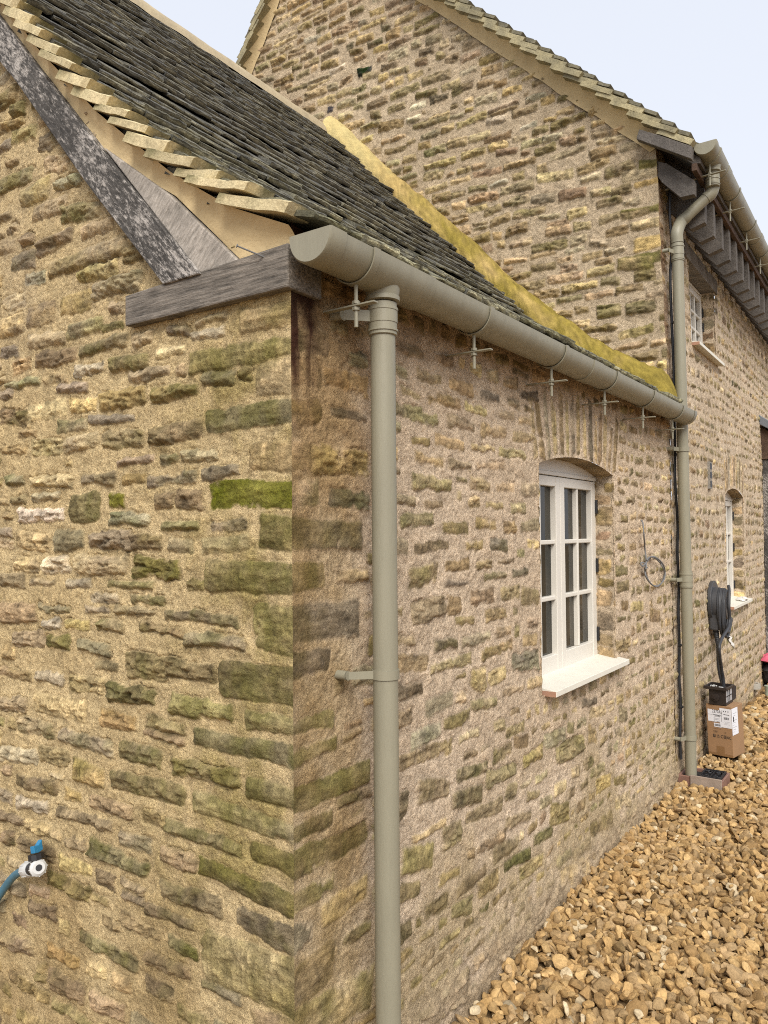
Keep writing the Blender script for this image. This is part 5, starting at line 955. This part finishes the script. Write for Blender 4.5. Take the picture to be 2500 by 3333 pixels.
tag(lump(bg + (.02, .08, .21), (.10, .15, .045), 13, 14, .4).build('pink_cloth', 'pink', None, smooth=True), 'bright pink cloth thrown over the black bag', 'cloth')
pc = np.array(on(2508, 2190, 2, .06)) + np.array((.0, .55, 0)); m = MB(); m.tube([pc + (0, 0, z) for z in (-.05, .30, .305, .335, .34)], [.11, .135, .147, .147, .14], 28); tag(m.build('pail', 'pail', None, smooth=True), 'grey plastic pail with a lipped rim standing behind the black bag', 'pail')
tc = np.array(on(2502, 2262, 2, .05)); m = MB(); m.tube([tc + (0, 0, z) for z in (-.03, .0, .07, .075, .085)], [.03, .032, .032, .035, .035], 20); tag(m.build('paint_tin', 'pale_green', None, smooth=True), 'small pale green tin on the gravel in front of the black bag', 'tin')
# ================================================================== ground and gravel
def ground_z(x, y): return .0 - .045 * sstep(1.6, .2, y) * sstep(2.0, .3, x) + .012 * fbm(x * 2.2, y * 2.2, 3) + .05 * sstep(4.5, 8, y) - .45 * sstep(.12, -.25, y) * sstep(.55, .05, x)
gxs = np.concatenate([np.linspace(-60, -3.2, 12), np.linspace(-3, 5, 161), np.linspace(6, 60, 12)]); gys = np.concatenate([np.linspace(-60, -3, 12), np.linspace(-2.5, 10, 251), np.linspace(12, 80, 12)])
X, Y = np.meshgrid(gxs, gys); Z = ground_z(X, Y) - .026; idx = np.arange(X.size).reshape(X.shape)
q = np.stack([idx[:-1, :-1], idx[:-1, 1:], idx[1:, 1:], idx[1:, :-1]], -1).reshape(-1, 4)
tag(link('ground', grid_mesh('ground', np.stack([X, Y, Z], -1).reshape(-1, 3), q), 'earth'), 'sandy ground beneath the gravel', 'ground', kind='structure')
# gravel: chipped limestone lumps
import bmesh
bm = bmesh.new(); bmesh.ops.create_icosphere(bm, subdivisions=3, radius=1.0); SV3 = np.array([v.co[:] for v in bm.verts]); SF3 = np.array([[v.index for v in f.verts] for f in bm.faces]); bm.free()
bm = bmesh.new(); bmesh.ops.create_icosphere(bm, subdivisions=2, radius=1.0); SV2 = np.array([v.co[:] for v in bm.verts]); SF2 = np.array([[v.index for v in f.verts] for f in bm.faces]); bm.free()
nr = np.random.default_rng(5)
def rock(SV, seed):
    r = np.random.default_rng(seed); v = SV.copy(); n = r.integers(9, 15); rad = np.ones(len(v)) * 1.25
    for _ in range(n):
        d = r.normal(size=3); d /= np.linalg.norm(d); h = r.uniform(.58, .95); dt = v @ d; lim = np.where(dt > .05, h / np.maximum(dt, .05), 9); rad = -np.log(np.exp(-14 * rad) + np.exp(-14 * lim)) / 14
    v = v * rad[:, None]; v = v * np.array([r.uniform(1.0, 1.45), r.uniform(.75, 1.05), r.uniform(.42, .72)])
    v += .035 * np.stack([fbm(v[:, 0] * 3 + seed, v[:, 1] * 3 + v[:, 2] * 2, seed + k, 3) for k in range(3)], -1); return v
RK3 = [rock(SV3, s) for s in range(24)]; RK2 = [rock(SV2, s + 100) for s in range(24)]
def blocked(x, y):
    return ((x > gx0 - .0) & (x < gx1 + .015) & (y > gy0 - .015) & (y < gy1 + .015)) | (x < .012) | ((x > .02) & (x < .21) & (y > 4.15) & (y < 4.35))
def scatter(x0, x1, y0, y1, cell, smin, smax, zoff, fine, density=1.0):
    out = []
    xs = np.arange(x0, x1, cell); ys = np.arange(y0, y1, cell); X, Y = np.meshgrid(xs, ys); X = X.ravel() + nr.uniform(-.5, .5, X.size) * cell; Y = Y.ravel() + nr.uniform(-.5, .5, Y.size) * cell
    k = (nr.random(X.size) < density) & ~blocked(X, Y); return [(x, y, nr.uniform(smin, smax) * (1.35 if nr.random() < .08 else 1), zoff + nr.normal() * .006, fine) for x, y in zip(X[k], Y[k])]
items = []
items += scatter(.0, 1.25, .2, 2.6, .028, .011, .026, -.010, 1) + scatter(.0, 1.25, .2, 2.6, .032, .009, .024, .007, 1, .75)
items += scatter(.0, 1.0, 2.6, 5.0, .033, .014, .026, -.010, 0) + scatter(.0, 1.0, 2.6, 5.0, .038, .013, .026, .008, 0, .75)
items += scatter(-.15, .9, 5.0, 9.0, .042, .017, .030, .0, 0)
items += scatter(1.25, 2.6, -.6, 3.0, .042, .018, .030, -.002, 0) + scatter(1.0, 2.6, 3.0, 6.0, .05, .022, .034, .0, 0) + scatter(.0, 1.25, -.6, .2, .038, .016, .028, -.004, 0)
VV, FF, CC = [], [], []; base = 0
palg = np.array([(.41, .265, .115), (.37, .235, .098), (.45, .30, .135), (.28, .175, .075), (.36, .245, .125), (.32, .215, .105)])
for x, y, sc, zo, fine in items:
    k = nr.integers(24); rk = (RK3 if fine else RK2)[k]; F0 = SF3 if fine else SF2
    qn = nr.normal(size=4); qn[1:3] *= .45; qn /= np.linalg.norm(qn); w, a, b, c = qn
    Rm = np.array([[1 - 2 * (b * b + c * c), 2 * (a * b - c * w), 2 * (a * c + b * w)], [2 * (a * b + c * w), 1 - 2 * (a * a + c * c), 2 * (b * c - a * w)], [2 * (a * c - b * w), 2 * (b * c + a * w), 1 - 2 * (a * a + b * b)]])
    t = nr.uniform(0, 6.28); Rz = np.array([[math.cos(t), -math.sin(t), 0], [math.sin(t), math.cos(t), 0], [0, 0, 1]]); v = (rk * sc) @ (Rz @ Rm).T
    x = max(x, float(v[:, 0].max()) * .9 + .008) if y < 3.6 else x
    near = .016 * float(sstep(.16, .02, x)) ; v = v + np.array((x, y, float(ground_z(x, y)) + zo + near)); VV.append(v); FF.append(F0 + base); base += len(v)
    cc = palg[nr.integers(6)] * nr.uniform(.78, 1.2); 
    if nr.random() < .05: cc = np.array((.55, .44, .28)) * nr.uniform(.85, 1.1)
    if nr.random() < .04: cc = cc * .5
    CC.append(np.broadcast_to(cc, v.shape))
gm = grid_mesh('gravel', np.concatenate(VV), np.concatenate(FF), True, np.concatenate(CC)); gm.set_sharp_from_angle(angle=math.radians(24))
tag(link('gravel', gm, 'gravel'), 'golden limestone gravel heaped along the foot of the walls', 'gravel', kind='stuff')
print('gravel stones', len(items), 'verts', base)
